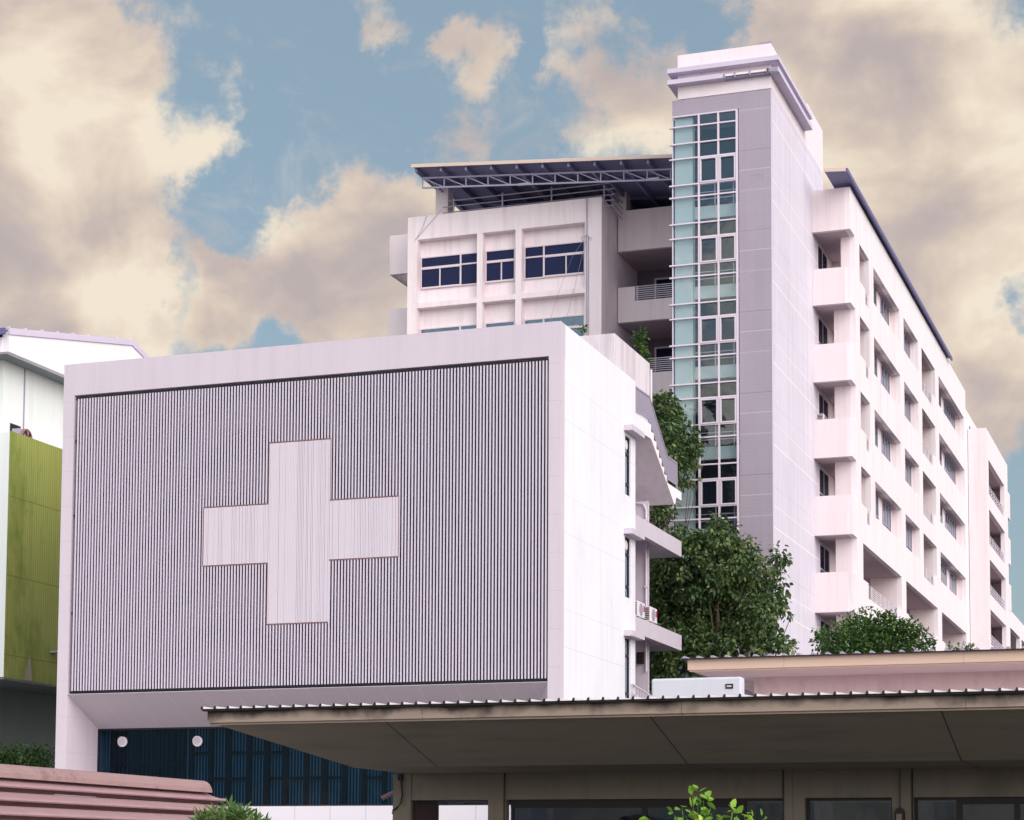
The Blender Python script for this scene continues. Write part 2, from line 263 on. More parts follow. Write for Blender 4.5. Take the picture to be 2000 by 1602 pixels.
# ------------------------------------------------------------------ builders
WL = {}
COL = sc.collection
def tag(o,label=None,cat=None,group=None,kind=None):
    if label: o['label']=label
    if cat: o['category']=cat
    if group: o['group']=group
    if kind: o['kind']=kind
    return o
def thing(name,loc,label,cat,group=None):
    o = bpy.data.objects.new(name,None); COL.objects.link(o); o.location = loc; o.empty_display_size=.5
    WL[o.name] = Vector(loc); return tag(o,label,cat,group)
class MB:
    def __init__(s): s.v=[]; s.f=[]
    def box(s,x0,x1,y0,y1,z0,z1):
        if x1<x0: x0,x1=x1,x0
        if y1<y0: y0,y1=y1,y0
        if z1<z0: z0,z1=z1,z0
        i=len(s.v); s.v += [(x,y,z) for z in (z0,z1) for y in (y0,y1) for x in (x0,x1)]
        s.f += [tuple(i+k for k in q) for q in ((0,2,3,1),(4,5,7,6),(0,1,5,4),(2,6,7,3),(0,4,6,2),(1,3,7,5))]; return s
    def poly(s,pts):
        i=len(s.v); s.v += [tuple(p) for p in pts]; s.f.append(tuple(range(i,i+len(pts)))); return s
    def prism(s,pts,d):
        """closed outline pts (3D) pushed by vector d"""
        i=len(s.v); n=len(pts); d=Vector(d)
        s.v += [tuple(p) for p in pts]+[tuple(Vector(p)+d) for p in pts]
        s.f.append(tuple(range(i,i+n))); s.f.append(tuple(range(i+2*n-1,i+n-1,-1)))
        for k in range(n): s.f.append((i+k,i+(k+1)%n,i+n+(k+1)%n,i+n+k))
        return s
    def tube(s,pts,r,n=8,r2=None):
        pts=[Vector(p) for p in pts]; m=len(pts); i0=len(s.v)
        for k,p in enumerate(pts):
            t=(pts[min(k+1,m-1)]-pts[max(k-1,0)]).normalized()
            a=t.cross(Vector((0,0,1)) if abs(t.z)<.9 else Vector((1,0,0))).normalized(); b=t.cross(a)
            rr=r if r2 is None else r+(r2-r)*k/max(1,m-1)
            for j in range(n):
                q=2*math.pi*j/n; s.v.append(tuple(p+a*math.cos(q)*rr+b*math.sin(q)*rr))
        for k in range(m-1):
            for j in range(n): s.f.append((i0+k*n+j,i0+k*n+(j+1)%n,i0+(k+1)*n+(j+1)%n,i0+(k+1)*n+j))
        s.f.append(tuple(range(i0+n-1,i0-1,-1))); s.f.append(tuple(range(i0+(m-1)*n,i0+m*n)))
        return s
    def bar(s,a,b,w_,h=None):
        """square bar between two points"""
        a=Vector(a); b=Vector(b); t=(b-a).normalized(); h=h or w_
        p=t.cross(Vector((0,0,1)) if abs(t.z)<.95 else Vector((1,0,0))).normalized()*w_/2; q=t.cross(p).normalized()*h/2
        s.prism([a+p+q,a+p-q,a-p-q,a-p+q],b-a); return s
    def disc(s,c,axis,r,th,n=28):
        c=Vector(c); a=Vector(axis).normalized(); p=a.cross(Vector((0,0,1))).normalized(); q=a.cross(p)
        s.prism([c+p*math.cos(2*math.pi*k/n)*r+q*math.sin(2*math.pi*k/n)*r for k in range(n)],a*th); return s
    def build(s,name,material,parent=None,bevel=0,smooth=False,label=None):
        off = WL[parent.name] if parent else Vector((0,0,0))
        me=bpy.data.meshes.new(name); me.from_pydata([(a-off.x,b-off.y,c-off.z) for a,b,c in s.v],[],s.f); me.update()
        bm=bmesh.new(); bm.from_mesh(me); bmesh.ops.recalc_face_normals(bm,faces=bm.faces); bm.to_mesh(me); bm.free()
        me.materials.append(material)
        o=bpy.data.objects.new(name,me); COL.objects.link(o)
        if parent: o.parent=parent
        WL[o.name]=off
        if bevel:
            b=o.modifiers.new('bevel','BEVEL'); b.width=bevel; b.segments=2; b.limit_method='ANGLE'
        if smooth:
            for p in me.polygons: p.use_smooth=True
        if label: o['label']=label
        return o
def one(name,material,parent,*box,**k): return MB().box(*box).build(name,material,parent,**k)
def copy_tree(o,parent=None):
    c=o.copy(); COL.objects.link(c); c.parent=parent
    for ch in list(o.children): copy_tree(ch,c)
    return c

# ------------------------------------------------------------------ ground
g=MB().poly([(-900,-300,0),(900,-300,0),(900,1500,0),(-900,1500,0)]).build('ground',mGround); g['kind']='structure'
p=MB().box(-60,60,33,61.5,0,.12).box(-60,-17,10,33,0,.12).build('bounce_pavement',mPave); p['kind']='structure'  # unseen pale paving, added to bounce light up onto soffits and walls

# ================================================================== CLINIC with the cross
YC=62.0; XR=-20.456; XL=-39.24; ZT=19.38; YE=70.85
cl=thing('clinic_building',((XL+XR)/2,66,0),'lilac panelled building with a big pale cross set in its front of vertical fins','building')
Xi=-38.875; YG=64.106
b=MB()
b.box(XL,-38.80,YC,YC+.45,0,18.235)                     # left column
b.box(-20.86,XR,YC,YC+.45,0,18.235)
b.box(-38.80,-20.86,YC,YC+.45,7.475,7.49)
b.box(XL,-38.9,YC+.45,74.8,0,19.30).box(-38.875,-38.80,YC+.45,YG+.3,0,7.47)
b.build('front_frame',mClinic,cl)
one('parapet',mClinicTop,cl,XL,XR,YC,YC+.5,18.235,ZT)
# side wall with window holes
b=MB(); xs0,xs1=XR-.35,XR
b.box(xs0,xs1,YC+.45,YC+.5,0,18.235).box(xs0,xs1,YC+.5,69.51,0,ZT).box(xs0,xs1,70.24,YE,0,ZT)
for z0,z1 in ((0,7.3),(9.72,11.2),(13.41,14.94),(17.10,ZT)): b.box(xs0,xs1,69.51,70.24,z0,z1)
b.build('side_wall',mClinicSide,cl)
one('roof_deck',mBlock,cl,-38.9,XR-.35,YC+.5,70.6,18.3,18.5)
one('end_wall',mPlasterW,cl,-38.9,XR-.35,70.6,70.80,0,18.9)
# screen
one('screen_backing',mBack,cl,-38.80,-20.86,YC+.34,YC+.40,7.49,18.235)
fin=MB(); cp=MB()
cx0,cx1,ch0,ch1=-31.02,-28.69,-33.53,-26.16
cz0,cz1,ca0,ca1=9.695,16.01,11.815,13.89
x=-38.68; pitch=.1156; rnd=random.Random(3)
while x<-20.93:
    xc=x+pitch*.5; segs=[(7.60,18.10)]
    if cx0<xc<cx1: segs=[(7.60,cz0-.02),(cz1+.02,18.10)]
    elif ch0<xc<ch1: segs=[(7.60,ca0-.02),(ca1+.02,18.10)]
    for a,c in segs:
        fin.box(x+.024,x+.075,YC+.02+rnd.uniform(-.004,.004),YC+.06,a,c)
    x+=pitch
x=ch0+.03
while x<ch1-.05:
    wd=pitch*.5; gap=rnd.choice((.004,.004,.009,.014)); x2=min(x+wd-gap,ch1-.02); xm=(x+x2)/2
    if cx0<xm<cx1: z0,z1=cz0+.03,cz1-.03
    else: z0,z1=ca0+.03,ca1-.03
    cp.box(x,x2,YC+.02,YC+.05+rnd.uniform(-.01,.01),z0,z1); x+=wd
fin.build('louvre_screen',mFin,cl)
hr=MB()
for z in (7.56,10.4,13.9,16.6,18.14): hr.box(-38.78,-20.88,YC+.10,YC+.16,z-.03,z+.03)
hr.build('screen_rail',mDark,cl)
cpo=cp.build('cross',mCross,cl)
one('cross_backing',mGreyF,cpo,ch0+.05,ch1-.05,YC+.062,YC+.09,ca0+.05,ca1-.05)
one('cross_backing',mGreyF,cpo,cx0+.05,cx1-.05,YC+.062,YC+.09,cz0+.05,ca0+.05); one('cross_backing',mGreyF,cpo,cx0+.05,cx1-.05,YC+.062,YC+.09,ca1-.05,cz1-.05)
tr=MB(); pts=[(cx0,cz0),(cx1,cz0),(cx1,ca0),(ch1,ca0),(ch1,ca1),(cx1,ca1),(cx1,cz1),(cx0,cz1),(cx0,ca1),(ch0,ca1),(ch0,ca0),(cx0,ca0)]
for k in range(12):
    a=pts[k]; c=pts[(k+1)%12]; tr.bar((a[0],YC+.03,a[1]),(c[0],YC+.03,c[1]),.024)
tr.build('cross_trim',mRust,cpo)
# chamfered soffit over the glazed band
zf,zb=7.475,6.39
e=ray(1058,1360); k_=(zf-zb)/(YG-YC); t_=(zf+k_*YC-O.z)/(e.z+k_*e.y); q=O+e*t_
xr=-20.86+(q.x+20.86)*(YG-YC)/(q.y-YC)
MB().poly([(-38.80,YC+.001,zf),(-20.86,YC+.001,zf),(xr,YG,zb),(-38.80,YG,zb)]).build('soffit',mSoffit,cl)
MB().poly([(-20.861,YC,0),(-20.861,YC,zf),(xr,YG,zb),(xr,YG,0)]).build('splayed_wall',mClinicTop,cl)
ZB=3.55
one('base_wall',mBase,cl,-38.80,xr+.3,YG-.02,YG+.3,0,ZB)
bl=MB(); bd=MB()
def pleat(mb,x0,x1,z0,z1,y,p=.12):
    x=x0
    while x<x1-.01:
        x2=min(x+p,x1); m=x+(x2-x)*.68
        mb.poly([(x,y,z0),(m,y-.05,z0),(m,y-.05,z1),(x,y,z1)]); x=x2
cols=[-35.05,-34.272,-33.56,-32.75,-32.03,-31.31,-30.52,-29.79,-29.05,-28.31,-27.55,-26.8,-26.05,-25.3,-24.55]
za=F(420,1471,YG).z; zc=F(440,1521,YG).z
tz=[[za],[zc],[za,zc],[za],[za,zc],[zc],[zc],[zc],[],[zc],[za],[zc],[],[za]]
wb=MB()
for i in range(len(cols)-1):
    pleat(bl,cols[i]+.09,cols[i+1]-.07,ZB+.03,zb-.02,YG+.26)
    wb.box(cols[i]-.08,cols[i]+.08,YG+.09,YG+.14,ZB+.05,zb-.05)
    for z in tz[i]: wb.box(cols[i]+.08,cols[i+1]-.08,YG+.095,YG+.135,z-.05,z+.05)
bl2=MB(); bl3=MB(); pleat(bl2,-38.60,-38.25,ZB+.03,zb-.02,YG+.26); pleat(bl3,-35.28,-35.13,ZB+.03,zb-.02,YG+.26)
pleat(bd,-38.10,-35.30,ZB+.03,zb-.02,YG+.30,.16)
wb.box(-38.2,-35.3,YG+.1,YG+.13,5.02,5.14)
for x in (-38.2,-37.3,-36.5,-35.8): wb.box(x-.1,x+.08,YG+.12,YG+.16,ZB+.05,zb-.05)
gw=one('glazed_band',gBand,cl,-38.80,xr+.3,YG+.03,YG+.045,ZB,zb)
bl.build('blind',mBlind,gw); bl2.build('blind',mBlind,gw); bl3.build('blind',mBlind,gw); bd.build('dark_blind',mBlindD,gw); wb.build('window_bars',mDark,gw)
one('room_behind',mBack,gw,-38.8,-21,YG+.8,YG+.9,0,7)
MB().box(-38.80,xr+.3,YG-.01,YG+.05,ZB,ZB+.05).box(-38.80,xr+.3,YG-.01,YG+.05,zb-.06,zb-.003).box(-38.8,-38.74,YG-.01,YG+.05,ZB+.05,zb-.06).build('frame',mDark,gw)
for (px,py) in ((239,1448),(385.5,1447)):
    c=F(px,py,YG); v=MB().disc((c.x,YG-.06,c.z),(0,1,0),.165,.10).disc((c.x+.012,YG-.04,c.z-.02),(0,1,0),.185,.06)
    gr_=MB()
    for k in range(-3,4):
        hw=math.sqrt(.15**2-(k*.04)**2); gr_.box(c.x-hw,c.x+hw,YG-.068,YG-.061,c.z+k*.04-.009,c.z+k*.04+.009)
    vo=v.build('round_vent',mAC,cl); gr_.build('vent_slots',mGreyF,vo)
# side windows with hoods
for i,(z0,z1,zh) in enumerate(((14.94,17.10,17.24),(11.20,13.41,13.46),(7.30,9.72,9.76))):
    y0,y1=69.51,70.24
    fr=MB().box(XR-.14,XR-.06,y0,y0+.05,z0,z1).box(XR-.14,XR-.06,y1-.05,y1,z0,z1).box(XR-.14,XR-.06,y0+.05,y1-.05,z1-.05,z1).box(XR-.14,XR-.06,y0+.05,y1-.05,z0,z0+.05)
    for zz in (z0+.42,z1-.62): fr.box(XR-.14,XR-.05,y0+.05,y1-.05,zz-.04,zz+.04)
    fo=fr.build('window',mDark,cl)
    one('pane',gSide,fo,XR-.11,XR-.10,y0+.05,y1-.05,z0+.05,z1-.05)
    one('recess',mBack,fo,XR-.55,XR-.5,y0-.1,y1+.1,z0,z1)
    if i<2: MB().disc((XR-.09,y0+.30,z1-.30),(1,0,0),.17,.05).build('round_vent',mAC,fo)
    one('hood',mClinicTop,cl,XR,XR+.33,69.32,70.95,zh,zh+.20)
# rear stair and ledges
XB=-21.13
prof=[(YE,18.20),(73.0,18.20)]
ns=7
for k in range(ns):
    y=73.0+(k+1)*(75.6-73.0)/ns; prof.append((73.0+k*(2.6/ns)+.0,18.2-(k+1)*1.8/ns)) ; prof.append((y,18.2-(k+1)*1.8/ns))
prof+=[(77.47,16.40),(77.47,16.06),(76.66,16.06),(76.50,15.745),(76.35,15.745),(73.0,17.66),(YE,17.62)]
st=MB().prism([(XR,y,z) for y,z in prof],(-2.6,0,0)).build('staircase',mPlasterS,cl)
rl=MB()
top=[(70.98,19.22),(72.94,19.27),(75.52,17.48),(77.0,17.48)]
def lerp(path,y):
    for (a,za_),(c,zc_) in zip(path,path[1:]):
        if a<=y<=c: return za_+(zc_-za_)*(y-a)/(c-a)
    return path[-1][1]
xx=XR-.06
for (a,za_),(c,zc_) in zip(top,top[1:]):
    rl.bar((xx,a,za_),(xx,c,zc_),.06); rl.bar((xx,a,za_-.88),(xx,c,zc_-.88),.04)
y=70.98
while y<77.02:
    z=lerp(top,y); rl.box(xx-.012,xx+.012,y-.028,y+.028,z-.90,z); y+=.105
for y in (71.0,72.9,75.5,76.95): z=lerp(top,y); rl.box(xx-.03,xx+.03,y-.03,y+.03,z-1.06,z)
rl.build('railing',mRailS,st)
for zt,zb_ in ((14.41,13.79),(10.65,10.04)):
    MB().box(-24.2,XR-.22,YE,75.0,zt-.30,zt).box(XR-.22,XR,YE,77.46,zb_,zt).box(-24.2,XR-.22,75.0,77.46,zb_,zt).build('balcony_slab',mClinicTop,cl)
one('stair_wall',mClinicTop,cl,-30,XB,74.98,75.12,0,15.66)
MB().box(-26,XB,70.42,75.2,18.5,21.15).build('roof_block',mBlock,cl,bevel=.02)
dp=MB(); c=F(1262,1100,74.9); dp.tube([(c.x,74.9,15.3),(c.x,74.9,9.0)],.04)
dp.tube([(c.x-.45,74.9,15.6),(c.x-.12,74.9,15.55),(c.x,74.9,15.3)],.04)
for z in (14.9,12.3,11.2): dp.box(c.x-.07,c.x+.07,74.85,74.97,z-.04,z+.04)
MB().tube([(XB+.05,75.22,18.6),(XB+.05,75.22,20.9)],.045).build('drain_pipe',mMull,cl)
dp.build('drain_pipe',mMull,cl)
c=F(1250,1262,74.9); one('meter_box',mBlack,cl,c.x-.1,c.x+.15,74.8,74.96,9.3,9.75)
# lower handrail at the foot
lr=MB(); a=S(1235,1336,-20.4); c=S(1272,1360,-20.4)
lr.bar((-20.4,a.y,a.z),(-20.4,c.y,c.z),.05); lr.bar((-20.4,a.y,a.z-.35),(-20.4,c.y,c.z-.35),.04)
for k in range(8):
    t=k/7; lr.box(-20.42,-20.38,a.y+(c.y-a.y)*t-.015,a.y+(c.y-a.y)*t+.015,a.z+(c.z-a.z)*t-.9,a.z+(c.z-a.z)*t)
lr.build('handrail',mRail,cl)

# ================================================================== air conditioners
def ac_unit(loc,label,group):
    t=thing('air_conditioner',loc,label,'air conditioner',group); x,y,z=loc
    MB().box(x-.35,x,y,y+.95,z+.05,z+.62).build('casing',mAC,t,bevel=.02)
    g=MB()
    for k in range(7): g.box(x-.32,x-.04,y-.02,y-.003,z+.12+k*.07,z+.155+k*.07)
    g.build('side_grille',mBlack,t)
    g=MB().disc((x+.003,y+.42,z+.34),(1,0,0),.23,.012)
    g.build('fan_grille',mGreyF,t)
    MB().box(x+.002,x+.012,y+.74,y+.90,z+.30,z+.52).build('red_label',mRed,t)
    for yy in (y+.1,y+.8): one('foot',mBlack,t,x-.33,x-.02,yy,yy+.06,z,z+.05)
    return t
G='air conditioners outside the buildings'
a1=ac_unit((XR-.02,71.25,10.65),'white air conditioner on the lower ledge, nearer to the clinic side wall',G)
a2=copy_tree(a1); a2.location=(XR-.02,72.95,10.65); a2['label']='white air conditioner on the lower ledge, farther out beside the tree'

# ================================================================== HOSPITAL
hp=thing('hospital_building',(-27,110,0),'tall pale pink hospital block with stair tower and open galleries','building')
XF=-16.184
PT=[33.13,29.35,25.77,22.22,18.62,15.05,11.48]   # parapet tops
SB=[31.13,27.63,23.99,20.41,16.78,13.20,9.62]    # slab undersides
# -- side facade: bands, columns, inner walls
bays=[('A',94.45,97.15),('B',98.45,106.8),('C',108.2,113.5),('D',114.9,120.35),('E',122.0,134.2)]
low=[('L',94.8,106.6),('L',108.2,120.5),('L',122.3,134.2)]
b=MB(); x0=XF-.25
YF0,YF1=93.18,135.15
for k in range(7):
    bot=SB[k]; 
    rows = bays if k<5 else low
    top=PT[k]
    if k==0: b.box(x0,XF,92.0,YF1,bot,top)
    else:
        upr = bays if k<5 else low     # openings standing on this band
        # solid to the lowest sill, then the raised lengths of parapet
        lowz = top-.72
        b.box(x0,XF,92.0,YF1,bot,lowz)
        segs=[]; y=92.0
        for (n_,a,c) in upr:
            if n_=='A': segs.append((y,a+1.55)); y=c-.0
            elif n_=='D': segs.append((y,a)); y=c-1.1
            elif n_=='L': segs.append((y,a+1.4)); y=c-1.2
        segs.append((y,YF1))
        for a,c in segs: b.box(x0,XF,a,c,lowz,top)
for k in range(6):
    rows = bays if k<4 else low
    z0,z1=PT[k+1],SB[k]; y=YF0
    for (n_,a,c) in rows: b.box(x0,XF,y,a,z0,z1); y=c
    b.box(x0,XF,y,YF1,z0,z1)
b.box(x0,XF,92.0,YF1,0,9.62)
b.box(x0,XF,135.15,137,0,31.95).box(x0,XF,139.3,150,0,31.95).box(x0,XF,137,139.3,31.2,31.95).box(x0,XF,137,139.3,0,29.0)
b.box(-24,x0,149.8,150,0,31.9)
b.build('side_facade',mPlasterS,hp)
# cross walls behind the columns + gallery slabs + recessed walls
for k in range(6):
    rows = bays if k<4 else low
    z0,z1=PT[k+1]-.72,SB[k]; y=YF0
    for (n_,a,c) in rows:
        d = 1.6 if k<4 else 1.4
        if a<96 : y=c
        else: one('cross_wall',mPlaster,hp,x0-d,x0,max(y,a-.6),a,z0-.2,z1); y=c
        one('cross_wall',mPlaster,hp,x0-d,x0,c,c+.55,z0-.2,z1)
    if k<4:
        one('recessed_wall',mPlasterW,hp,XF-.75,XF-.51,98.46,106.79,z0-.19,z1-.002); one('recessed_wall',mPlasterW,hp,XF-.75,XF-.47,108.21,113.49,z0-.19,z1-.002)
        one('recessed_wall',mPlasterW,hp,XF-.8,XF-.555,122.01,134.19,z0-.19,z1-.002)
for k in range(7):
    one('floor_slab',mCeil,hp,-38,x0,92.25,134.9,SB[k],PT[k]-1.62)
one('core_wall',mPlaster,hp,-38,-20.6,95.6,134.6,0,31.12)
one('recess_shade',mShade,hp,-27.5,-20.6,95.53,95.59,0,31.1)  # thin dark sheet before the core wall, its colour stands for recess shade
def xwin(parent,x,y0,y1,z0,z1,cols=2,transom=.45,fm=None,gm=None,fw=.06):
    """window in a side wall, frame standing proud of the wall plane x"""
    fm=fm or mGreyF; gm=gm or gTeal
    fr=MB().box(x,x+.05,y0,y0+fw,z0,z1).box(x,x+.05,y1-fw,y1,z0,z1).box(x,x+.05,y0+fw,y1-fw,z1-fw,z1).box(x,x+.05,y0+fw,y1-fw,z0,z0+fw)
    for c in range(1,cols):
        yy=y0+(y1-y0)*c/cols; fr.box(x,x+.045,yy-fw/2,yy+fw/2,z0+fw,z1-fw)
    if transom: zz=z0+(z1-z0)*transom; fr.box(x,x+.055,y0+fw,y1-fw,zz-fw*.6,zz+fw*.6)
    o=fr.build('window',fm,parent); one('pane',gm,o,x+.012,x+.022,y0+.02,y1-.02,z0+.02,z1-.02); return o
for k in range(4):
    zs,zt=PT[k+1]-.15,SB[k]-.05
    j=(k*7)%3
    xwin(hp,XF-.51,101.3,102.2,zs-.2,zt,1); xwin(hp,XF-.51,103.55,106.2,zs-.2,zt,3)
    xwin(hp,XF-.47,111.2,113.3,zs-.2,zt,2)
    if k==3: xwin(hp,XF-.555,124.6,128.6,zs-.2,zt,4); xwin(hp,XF-.555,130.2,133.4,zs-.2,zt,2)
    else: xwin(hp,XF-.555,125.4,126.9,zs-.2,zt,1); xwin(hp,XF-.555,128.3,133.6,zs-.2,zt,5)
# railings in the stepped parapets
def yrail(y0,y1,z0,z1,x,n=7,posts=None,verts=False):
    r=MB()
    for i in range(n): z=z0+.04+(z1-z0-.06)*i/(n-1); r.bar((x,y0,z),(x,y1,z),.024)
    m=max(2,int((y1-y0)/1.3)+1)
    for i in range(m): y=y0+.03+(y1-y0-.06)*i/(m-1); r.box(x-.025,x+.025,y-.025,y+.025,z0,z1)
    return r.build('railing',mRailW,hp)
for k in range(1,5):
    t=PT[k]; yrail(96.02,97.14,t-.72,t-.02,XF-.08); yrail(114.92,119.22,t-.72,t-.02,XF-.08)
for (n_,a,c) in low: yrail(a+1.42,c-1.22,PT[5]-.72,PT[5]-.02,XF-.08,8)
# -- front balconies, right-hand bay
XT=-17.964; YT=83.10
for k in range(6):
    MB().box(XT+.005,x0,92.0,92.25,SB[k],PT[k]).build('balcony',mPlaster,hp)
    if k<6 and k>=0:
        z0,z1=PT[k+1]-.7,SB[k]
        if k<6:
            xl=F(1642,480,YF0).x if k==0 else F(1629,640,YF0).x
            one('column',mPlaster,hp,xl,x0,YF0,YF0+.6,z0,z1)
            # corridor side wall with its window
            one('corridor_wall',mPlaster,hp,XT-.3,XT-.02,92.3,100,z0-.2,z1)
            xwin(hp,XT-.02,93.2,95.6,z0-.1,z1-.15,2,.5,mWhiteF,gNavy)
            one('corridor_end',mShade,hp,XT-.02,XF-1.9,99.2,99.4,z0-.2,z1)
# -- front balconies, bay between wing and tower
for k in range(6):
    xa,xb=-27.44,-21.9
    if k==0: MB().box(xa,xb,92.0,92.25,SB[k],PT[k]).build('balcony',mPlaster,hp)
    else:
        xs=F(1240,560,92).x
        MB().box(xa,xb,92.0,92.25,SB[k],PT[k]-.72).box(xa,xs,92.0,92.25,PT[k]-.72,PT[k]).build('balcony',mPlaster,hp)
        r=MB()
        for i in range(8): z=PT[k]-.70+.70*i/7; r.bar((xs,92.08,z),(xb,92.08,z),.032)
        for x in (xs+.1,-24.6,-23.2): r.box(x-.02,x+.02,92.05,92.11,PT[k]-.74,PT[k])
        r.build('railing',mRail,hp)
    z0=PT[k+1]-.9
    if k<6:
        wn=MB().box(-26.6,-25.2,95.52,95.6,z0,SB[k]-.4).build('window',mWhiteF,hp); one('pane',gNavy,wn,-26.5,-25.3,95.505,95.515,z0+.1,SB[k]-.5)
        one('ceiling_lamp',mAC,hp,-24.9,-23.6,93.6,93.75,SB[k]-.09,SB[k]-.02)
# -- left-hand balconies beyond the wing
for k in range(3):
    MB().box(-39.44,-36.9,92.0,92.25,SB[k],PT[k]).box(-39.44,-39.19,92.25,134,SB[k],PT[k]).build('balcony',mPlaster,hp)
    one('column',mPlasterW,hp,-38.93,-38.0,93.2,94.2,PT[k+1],SB[k])
one('west_wall',mPlaster,hp,-38.9,-38.0,94.2,134.6,0,31.1)
# -- front wing with three window bays
YW=89.463; XWR=-27.496
wg=MB()
px=[(-37.40,-36.88),(-33.78,-33.49),(-31.81,-31.50),(-28.33,XWR)]
wg.box(-37.40,XWR,YW,YW+.45,31.92,33.07)
for lv in range(3):
    zt=31.92-lv*3.41; zb_=28.77-lv*3.41
    for a,c in px: wg.box(a,c,YW,YW+.45,zb_,zt)
    wg.box(-37.40,XWR,YW,YW+.45,zb_-.26,zb_)
wg.box(-37.40,XWR,YW,YW+.45,0,21.69)
wg.build('wing_front',mPlasterW,hp)
MB().box(-37.40,XWR,YW+.45,95.7,0,33.05).box(-28.30,-27.95,YW-.012,YW-.002,22,32.9).build('wing_wall',mPlasterW,hp)
def ywin(parent,x0_,x1_,z0,z1,y,vt,tr,sash,fm,gm):
    """window facing the viewer: vt full-height mullions, tr transom height, sash: lower mullions"""
    fw=.055; fr=MB().box(x0_,x0_+fw,y-.07,y,z0,z1).box(x1_-fw,x1_,y-.07,y,z0,z1).box(x0_+fw,x1_-fw,y-.07,y,z1-fw,z1).box(x0_+fw,x1_-fw,y-.07,y,z0,z0+fw)
    fr.box(x0_+fw,x1_-fw,y-.072,y,tr-.035,tr+.035)
    for v in vt: fr.box(v-.04,v+.04,y-.075,y,z0+fw,z1-fw)
    for (a,c,m_) in sash:
        fr.box(m_-.03,m_+.03,y-.07,y,z0+fw,tr-.035); fr.box(a,c,y-.085,y,z0+.01,z0+.09).box(a,c,y-.085,y,tr-.09,tr-.03)
    o=fr.build('window',fm,parent); one('pane',gm,o,x0_+.02,x1_-.02,y-.035,y-.02,z0+.02,z1-.02); return o
for lv in range(2):
    dz=3.56*lv; z0,z1=29.54-dz,31.14-dz; g_=gNavy if lv==0 else gTeal
    ywin(hp,-36.86,-33.80,z0,z1,YW+.44,[-34.77],z0+1.06,[(-36.8,-34.8,-35.85)],mWhiteF,g_)
    ywin(hp,-33.48,-31.96,z0,z1,YW+.44,[],z0+1.06,[(-33.45,-32.0,-32.66)],mWhiteF,g_)
    ywin(hp,-31.49,-28.44,z0,z1,YW+.44,[-30.50],z0+1.06,[(-30.45,-28.5,-29.38)],mWhiteF,g_)
# conduit and loose cables
cd=MB().tube([(-28.21,YW-.06,33.0),(-28.21,YW-.06,31.2)],.035).tube([(-28.17,YW-.07,31.2),(-28.17,YW-.07,22)],.06)
cd.tube([(-28.35,YW-.06,31.0),(-28.5,YW-.1,31.12),(-28.2,YW-.1,31.25),(-27.95,YW-.08,31.05)],.015)
cd.tube([(-28.25,YW-.06,31.2),(-28.9,YW-.09,30.3),(-29.6,YW-.09,28.6),(-30.1,YW-.08,27.0)],.008,4)
cd.tube([(-28.25,YW-.06,31.0),(-28.6,YW-.09,29.6),(-29.0,YW-.09,28.0),(-29.3,YW-.08,27.0)],.008,4)
cd.tube([(-35.6,YW-.03,33.3),(-36.3,YW-.05,32.6),(-37.0,YW-.05,31.9)],.012,4).tube([(-36.4,YW-.03,33.1),(-36.6,YW-.05,32.5),(-36.9,YW-.05,32.0)],.012,4)
cd.build('conduit',mRailS,hp)
# roof-terrace railing
rr=MB(); yr=YW+.30
rr.tube([(-35.37,yr,33.79),(-27.25,yr,33.79)],.035)
for i,z in enumerate((33.50,33.22,32.96,32.70)): rr.tube([(-35.69 if i<2 else -27.42,yr,z),(-26.95,yr,z)],.03)
for x in (-35.12,-32.6,-30.1,-27.47): rr.tube([(x,yr,32.9),(x,yr,33.9)],.04)
for z in (33.79,33.50,33.22,32.96,32.70): rr.tube([(-27.2,yr,z),(-27.2,91.9,z)],.03)
rr.build('roof_railing',mRailS,hp)
# -- rooftop posts and sloping roof
for q_ in ((-36.17,-35.52,90.0,90.7,33.05,34.62),(-27.85,-27.11,92.26,93.0,31.5,34.18),(-17.4,-16.9,94.9,95.3,31.5,33.2)): one('roof_column',mPlaster,hp,*q_)
SL=.0768
def zr(x): return 33.35+SL*(-16.0-x)
rf=MB()
yb=126.7
rf.prism([(-36.37,87.4,zr(-36.37)),(-18.2,87.4,zr(-18.2)),(-18.2,87.4,zr(-18.2)-.05),(-36.37,87.4,zr(-36.37)-.05)],(0,yb-87.4,0))
rf.prism([(-18.2,94.9,zr(-18.2)-.001),(-16.02,94.9,zr(-16.02)-.001),(-16.02,94.9,zr(-16.02)-.05),(-18.2,94.9,zr(-18.2)-.05)],(0,yb-94.9,0))
rf.prism([(-17.04,90.1,zr(-17.04)),(-16.02,90.1,zr(-16.02)),(-16.02,90.1,zr(-16.02)-.05),(-17.04,90.1,zr(-17.04)-.05)],(0,4.8,0))
roof=rf.build('roof',mRoofU,hp)
fa=MB()
fa.prism([(-36.40,87.36,zr(-36.4)+.03),(-18.2,87.36,zr(-18.2)+.03),(-18.2,87.36,zr(-18.2)-.13),(-36.40,87.36,zr(-36.4)-.13)],(0,.035,0))
fa.prism([(-17.04,90.06,zr(-17.04)+.03),(-16.0,90.06,zr(-16.0)+.03),(-16.0,90.06,zr(-16.0)-.13),(-17.04,90.06,zr(-17.04)-.13)],(0,.035,0))
fa.build('fascia',mCream,roof)
MB().box(-16.02,-15.93,90.06,yb+.05,33.16,33.36).build('eave_gutter',mEave,roof)
pu=MB()
x=-36.2; 
while x<-18.4:
    pu.box(x-.05,x+.05,87.5,yb-.2,zr(x)-.32,zr(x)-.055); x+=1.28
for y in range(90,126,3): pu.prism([(-36.3,y,zr(-36.3)-.06),(-18.3,y,zr(-18.3)-.06),(-18.3,y,zr(-18.3)-.2),(-36.3,y,zr(-36.3)-.2)],(0,.08,0))
pu.build('roof_rafters',mRoofU,roof)
